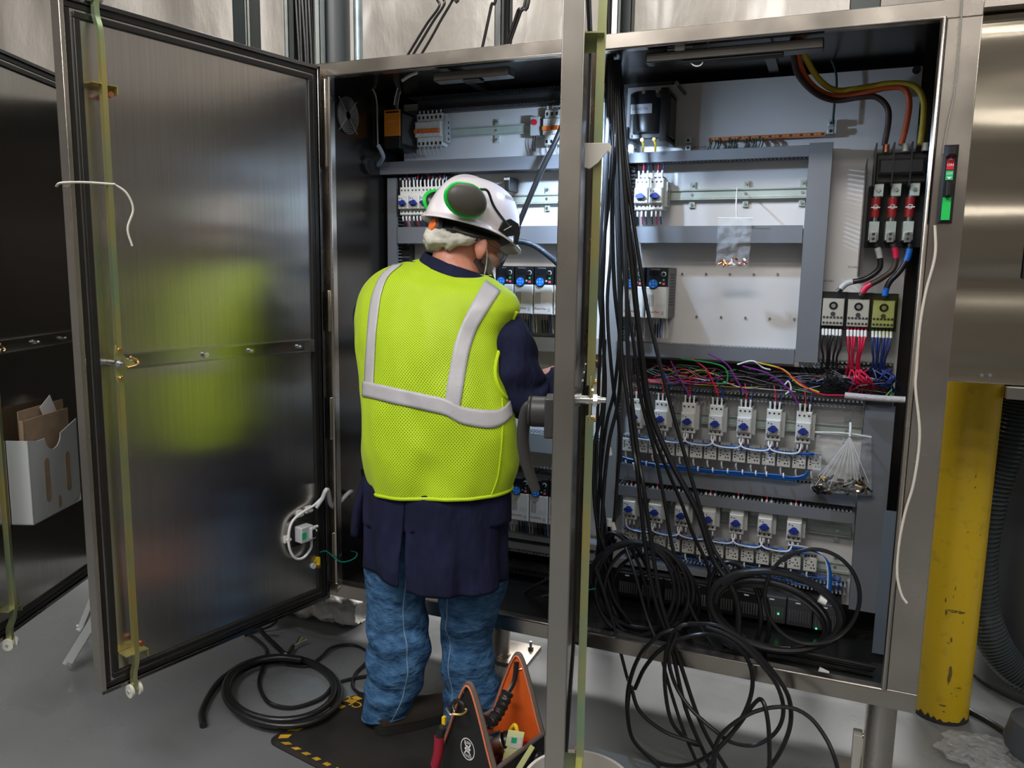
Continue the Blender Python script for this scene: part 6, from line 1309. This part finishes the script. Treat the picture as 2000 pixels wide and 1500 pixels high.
# skirt: open at the back slit
NU = 150; su = None; top = G[8*2]; G2 = []
slit = math.atan2(-math.sqrt(max(0, 1-((at(793, 1000, y=-.32).x-(top[0].x+top[48].x)/2)/((top[0].x-top[48].x)/2))**2)), (at(793, 1000, y=-.32).x-(top[0].x+top[48].x)/2)/((top[0].x-top[48].x)/2)) % math.tau
c0 = (top[0]+top[48])/2; hwx = (top[0].x-top[48].x)/2
NV = 34
zb_side_l, zb_slit_l, zb_slit_r, zb_mid, zb_side_r = at(724, 1090, y=-.2).z, at(774, 1140, y=-.33).z, at(799, 1156, y=-.33).z, at(870, 1171, y=-.34).z, at(980, 1140, y=-.2).z
zt_ = c0.z+.07
for j in range(NV+1):
    v = j/NV; row_ = []
    for i in range(NU+1):
        gap = .085*max(0, v-.02); g = slit+gap*.55+(math.tau-gap)*i/NU; gm = g % math.tau; co, si = math.cos(gm), math.sin(gm)
        d = (gm-slit) % math.tau      # travels right (+) from the slit
        if d < .75: zb_ = zb_slit_r+(zb_mid-zb_slit_r)*d/.75
        elif d < 1.55: zb_ = zb_mid+(zb_side_r-zb_mid)*((d-.75)/.8)**2
        elif d < 4.9: zb_ = zb_side_r+(zb_side_l-zb_side_r)*(d-1.55)/3.35
        else: zb_ = zb_side_l+(zb_slit_l-zb_side_l)*(d-4.9)/(math.tau-4.9)
        z = zt_+(zb_-zt_)*v; kk = .86+.14*min(1, v*4.5); q = V((c0.x+(hwx-.002-.012*v)*co*kk, c0.y+(.138+.012*v)*si*kk, z))
        f_ = .010*v*math.sin(g*9+3*noise.noise(V((co*2, si*2, z*3))))+.012*(.3+v)*noise.noise(V((q.x*9, q.y*9, q.z*4)))
        row_.append(q+V((co, si, 0))*f_)
    G2.append(row_)
m = MB(); grid_mesh(m, G2, NAVY, closed=False); sk = m.build('coat_skirt', coat, nofix=True, solid=.004, ang=3)
m = MB(); FLP = []
for j in range(13):
    v = j/12; l = V((712-26*v-8*math.sin(v*3), 925+122*v, 0)); r_ = V((735+5*v, 925+135*v, 0)); FLP.append([at(*(l.lerp(r_, k/8).xy), y=-.13-.04*math.sin(k*.7+v)) for k in range(9)])
grid_mesh(m, FLP, NAVY, closed=False); m.build('coat_flap', coat, nofix=True, solid=.004, ang=3)
def sleeve(P, rs, seed, nm='sleeve'):
    P = cat_pts(P, 12); n = len(P); G_ = []
    up = V((0, -1, .2))
    for i, p in enumerate(P):
        t = (P[min(i+1, n-1)]-P[max(i-1, 0)]).normalized(); a = (up-t*up.dot(t)).normalized(); b_ = t.cross(a); u = i/(n-1)*(len(rs)-1); k = min(int(u), len(rs)-2); r = rs[k]+(rs[k+1]-rs[k])*(u-k); rr = []
        for j in range(40):
            g = math.tau*j/40; d = a*math.cos(g)+b_*math.sin(g); q = p+d*r; f_ = .008*noise.noise(V((q.x*12, q.y*12, q.z*10+seed)))+.006*math.sin(i*.55+2*math.cos(g)+seed)*max(0, math.sin(i/n*3.1))
            rr.append(q+d*f_)
        G_.append(rr)
    mm = MB(); grid_mesh(mm, G_, NAVY, cap0=True); return mm.build(nm, coat, nofix=True, solid=.003, ang=3)
sleeve([at(958, 622, y=-.10), at(990, 662, y=-.130), at(1008, 712, y=-.145), at(1018, 760, y=-.13), at(1050, 778, y=-.07), at(1092, 752, y=.02), at(1108, 730, y=.065)], [.062, .069, .072, .074, .070, .058, .046], 4)
sleeve([at(757, 575, y=-.13), at(735, 625, y=-.10), V((.30, -.05, 1.2)), LE, LE.lerp(LH, .5), LE.lerp(LH, .85)], [.06, .068, .066, .065, .055, .045], 8)
m = MB(); CL = [(822, 512, 968, 562, -.112, .078), (828, 502, 966, 552, -.108, .074), (834, 492, 960, 540, -.10, .068)]
G3 = ring_loft(CL, 64, 5, fold(.003, 10, 8, 2)); grid_mesh(m, G3, NAVY); m.build('collar', coat, nofix=True, solid=.006, ang=3)
# --- jeans
JL = [(715, 1394, 794, 1394, -.205, .060), (717, 1372, 806, 1372, -.205, .064), (720, 1340, 824, 1340, -.20, .068), (722, 1290, 832, 1290, -.20, .072), (723, 1240, 830, 1240, -.195, .076), (721, 1180, 826, 1180, -.19, .084), (722, 1110, 838, 1110, -.185, .095), (728, 1030, 860, 1030, -.185, .11), (735, 960, 870, 960, -.185, .11)]
JR = [(874, 1408, 984, 1408, -.10, .066), (872, 1350, 974, 1350, -.11, .068), (868, 1300, 963, 1300, -.125, .070), (866, 1250, 958, 1250, -.13, .074), (864, 1200, 970, 1200, -.14, .082), (862, 1150, 985, 1150, -.15, .090), (850, 1080, 980, 1080, -.165, .10), (840, 960, 975, 960, -.175, .11)]
def jfold(seed):
    def f(q, g, t):
        kn = max(0, 1-t*1.5); w = math.sin(q.z*58+seed+5*noise.noise(V((q.x*7, q.y*7, q.z*3+seed)))+2.5*math.sin(g+seed))
        return .0095*w*(.25+kn*(1-kn)*2.2)*(.6+.8*noise.noise(V((q.x*5, q.z*5, seed))))+.012*noise.noise(V((q.x*9, q.y*9, q.z*8+seed)))
    return f
m = MB(); GL = ring_loft(JL, 80, 12, jfold(1)); GR = ring_loft(JR, 80, 12, jfold(5)); grid_mesh(m, GL, DENIM); grid_mesh(m, GR, DENIM)
jeans = m.build('jeans', man, nofix=True, solid=.003, ang=3)
for G_, i0 in ((GL, 69), (GR, 55)):
    m = MB(); m.tube([r[i0] for r in G_[:92:2]], .0030, THREAD, 6); m.build('leg_seam', jeans)
for G_ in (GL, GR): m = MB(); m.tube(G_[0], .0045, DENIM, 6, True, smooth=False); m.build('hem', jeans)
# --- boots
def boot(P, d, name='boot'):
    d = V(d).normalized(); s = V((d.y, -d.x, 0)); N = 22; G_ = []
    for i in range(N+1):
        u = i/N; x = -.066+.275*u; w = .034+.013*math.sin(min(1, u*1.1)*math.pi*.9) if u < .97 else .03; w *= math.sqrt(max(.05, 1-max(0, (u-.8)/.2)**2*.9)) * math.sqrt(max(.1, 1-max(0, (.12-u)/.12)**2*.8))
        h = .10 if u < .33 else .10-.018*min(1, (u-.33)/.35); h *= math.sqrt(max(.15, 1-max(0, (u-.8)/.2)**2*.75)); rr = []
        for j in range(20):
            g = math.pi*j/19; rr.append(V((P.x, P.y, 0))+d*x+s*(w*math.copysign(abs(math.cos(g))**.7, math.cos(g)))+V((0, 0, .018+.016+(h-.03)*math.sin(g)**.8)))
        G_.append(rr)
    mm = MB(); grid_mesh(mm, G_, BOOT, closed=False, cap0=True, cap1=True)
    bt = mm.build(name, man, solid=.002, ang=2)
    mm = MB(); out = []
    for i in range(N+1): out.append(G_[i][0])
    for i in range(N, -1, -1): out.append(G_[i][-1])
    c_ = sum(out, V())/len(out); lo = [V((c_.x+(p.x-c_.x)*1.05, c_.y+(p.y-c_.y)*1.05, .0155)) for p in out]; hi = [V((q.x, q.y, .040)) for q in lo]; n = len(lo)
    mm.add(lo+hi, [tuple(range(n)), tuple(range(n, 2*n))]+[(i, (i+1) % n, n+(i+1) % n, n+i) for i in range(n)], SOLE); mm.build('sole', bt); return bt
hl = at(745, 1405, z=.05); boot(V((hl.x+.035, hl.y+.035, 0)), DL); boot(V((HRr[2].x-.01, HRr[2].y+.0, 0)), DRr)
# --- head things
def hm(): q = MB(); q.M = HM; return q
RZ = .055     # rim height over the head centre
def hs(a, v, e=0.):
    """helmet surface: a=0 front, v 0 rim .. 1 crown"""
    co, si = math.cos(a), math.sin(a); L = (.150 if co > 0 else .148)+e; Wd = .118+e; f = v*math.pi/2
    ch = math.cos(f)**.62; sh = math.sin(f)**1.0
    return V((L*co*ch-.012, Wd*si*ch, RZ+(.147+e)*sh-.012*max(0, -co)*(1-v)+.006*math.exp(-(si/.12)**2)*sh))
m = hm(); NA, NVv = 72, 22; G_ = []
def rimp(a, k, dz): 
    co = math.cos(a); br_ = max(0, (co-.35)/.65)**.8; p = hs(a, 0); n = V((math.cos(a), math.sin(a), 0)); return p+n*(k+k*1.9*br_)+V((0, 0, dz-.010*br_*k/.008))
G_.append([rimp(math.tau*i/NA, .009, -.010) for i in range(NA)]); G_.append([rimp(math.tau*i/NA, .008, -.006) for i in range(NA)]); G_.append([rimp(math.tau*i/NA, .002, -.001) for i in range(NA)])
for j in range(NVv+1): G_.append([hs(math.tau*i/NA, j/NVv*.995) for i in range(NA)])
grid_mesh(m, G_, HELM, cap1=True); helm = m.build('helmet', man, nofix=True, solid=.003, ang=1.2)
m = hm(); 
def slot_on(a, v, da, dv, w=.0016):
    pts = [hs(a-da*1.3, v-dv, .004), hs(a+da*1.3, v-dv, .004), hs(a+da*1.3, v+dv, .004), hs(a-da*1.3, v+dv, .004)]; m.add(pts, [(0, 1, 2, 3)], BLKM)
for k in range(7): slot_on(1.25-.055*k, .52+.008*k, .009, .035)
for k in range(5): slot_on(.80-.055*k, .50, .009, .05)
for k in range(4): slot_on(.46-.05*k, .42, .009, .04)
slot_on(.86, .56, .02, .02); slot_on(.54, .50, .02, .02); m.build('vent_slots', helm)
for s in (-1, 1):
    cx, cy2, cz = (-.112, s*.146, RZ+.040) if s > 0 else (-.072, s*.150, RZ+.058); t_ = Matrix.Rotation(s*-.25, 3, 'X')
    m = hm(); m.ell((cx, cy2, cz), .062, .026, .043, MUFF, t_, 28, 16); cup = m.build('ear_muff', helm)
    m = hm(); m.tube([V((cx, cy2-s*.012, cz))+t_@V((.062*math.cos(g*math.tau/24), 0, .043*math.sin(g*math.tau/24))) for g in range(24)], .0068, HGRN, 8, True, smooth=False); m.build('green_ring', cup)
    m = hm(); m.ell((cx, cy2-s*.026, cz), .058, .016, .044, BLK, t_); m.build('cushion', cup)
    m = hm(); m.tube([(cx+.03, cy2-s*.004, cz+.044), (cx+.06, s*.128, cz+.052), (cx+.10, s*.118, cz+.02), (.052, s*.124, RZ+.022)], .004, BLK, 8); m.build('muff_arm', cup)
    m = hm(); m.prism([(-.030, .0), (.006, -.008), (.026, .004), (.034, -.018), (.044, -.02), (.040, .018), (.026, .040), (-.004, .044), (-.026, .026)], (0, s*.012, 0), BLK, (.052, s*.110, RZ+.004), (1, 0, 0), (0, 0, 1)); m.tube([(.035, s*.127, RZ+.006), (.055, s*.129, RZ+.028)], .002, ZBRIGHT, 6, smooth=False); m.build('muff_bracket', helm, bevel=.003)
m = hm(); P = [V((-.118*math.cos(a), .092*math.sin(a), RZ-.030-.010*math.cos(a))) for a in [x*.1 for x in range(-14, 15)]]; G_ = [[p+V((0, 0, .016)), p-V((0, 0, .016))] for p in P]; grid_mesh(m, G_, BLK, closed=False); m.build('headband', helm, nofix=True, solid=.005, ang=3)
m = hm(); m.cyl((-.118, .01, RZ-.036), (-.136, .012, RZ-.038), .027, mat('dark_grey_ratchet', (.07, .07, .075), .45), 24); m.cyl((-.134, .012, RZ-.038), (-.142, .013, RZ-.038), .018, OKN, 24); m.build('orange_ratchet', helm, bevel=.002)
m = hm(); m.tube([(-.10, .075, RZ-.034), (-.05, .09, RZ-.034), (.01, .09, RZ-.022), (.05, .075, RZ-.01)], .006, BLK, 8, flat=2.0); m.tube([(-.07, -.085, RZ-.03), (0, -.09, RZ-.03), (.05, -.07, RZ-.01)], .006, BLK, 8); m.build('inner_harness', helm)
m = hm(); m.ell((0, 0, .07), .125, .10, .055, BLKM); m.build('helmet_padding', helm)
# hair net bunched at the nape
m = hm(); NNa, NNb = 44, 20; G_ = []
for i in range(NNa):
    a = -2.1+3.75*i/(NNa-1); c_ = V((-.104*math.cos(a*.92)-.008, .086*math.sin(a*.92), .000-.016*math.cos(a)+.022*max(0, a-.9))); d = V((-math.cos(a*.92), math.sin(a*.92), 0)); tp = math.sqrt(max(.03, math.sin(math.pi*i/(NNa-1)))); rr = []
    for j in range(NNb):
        g = math.tau*j/NNb; k = 1+.5*noise.noise(V((a*3, math.cos(g)*1.5, math.sin(g)*1.5)))+.3*noise.noise(V((a*8, math.cos(g)*3, math.sin(g)*3+4)))
        rr.append(c_+d*(.030*tp*k*math.cos(g))+V((0, 0, .032*tp*k*math.sin(g))))
    G_.append(rr)
grid_mesh(m, G_, HNET, cap0=True, cap1=True); m.build('hair_net', man, nofix=True, ang=3)
m = hm(); m.ell((.066, 0, -.090), .046, .050, .060, BEARD); m.ell((.036, .056, -.070), .036, .016, .056, BEARD); m.ell((.034, -.050, -.066), .034, .018, .048, BEARD); m.build('beard', man)
m = hm(); G_ = []
for j in range(15):
    v = j/14; w = .052*math.sin(.35+v*2.5)**.6; rr = []
    for i in range(21):
        g = -1.9+3.8*i/20; k = 1+.12*noise.noise(V((g*2, v*4, 3))); rr.append(V((.042+.062*k*math.cos(g)*(1.0-.2*abs(v-.45)), .072*k*math.sin(g)*(1.1-.3*v), -.010-.150*v)))
    G_.append(rr)
grid_mesh(m, G_, BNET, closed=False); m.build('beard_net', man, nofix=True, ang=3)
m = hm(); m.tube([(.006, .088, .018), (.020, .088, -.005), (.034, .083, -.04), (.045, .074, -.085)], .0014, LABELW, 6); m.build('net_elastic', man)
GLS = mat('clear_lens', (.8, .9, .95), .05, alpha=.3, spec=1)
m = hm()
for s in (-1, 1): m.ell((.100, s*.034, .004), .006, .028, .019, GLS)
m.tube([(.098, .060, .010), (.06, .078, .012), (.01, .086, .014)], .002, mat('smoke_frame', (.06, .06, .07), .3), 6); m.tube([(.098, -.060, .010), (.06, -.078, .012), (.01, -.086, .014)], .002, MC['smoke_frame'], 6); m.build('safety_glasses', man)
m = hm()
for s in (-1, 1): m.ell((.078, s*.031, .004), .012, .012, .012, mat('eye_white', (.7, .68, .65), .2)); m.ell((.0885, s*.031, .004), .0025, .005, .005, INK)
m.build('eyes', man)
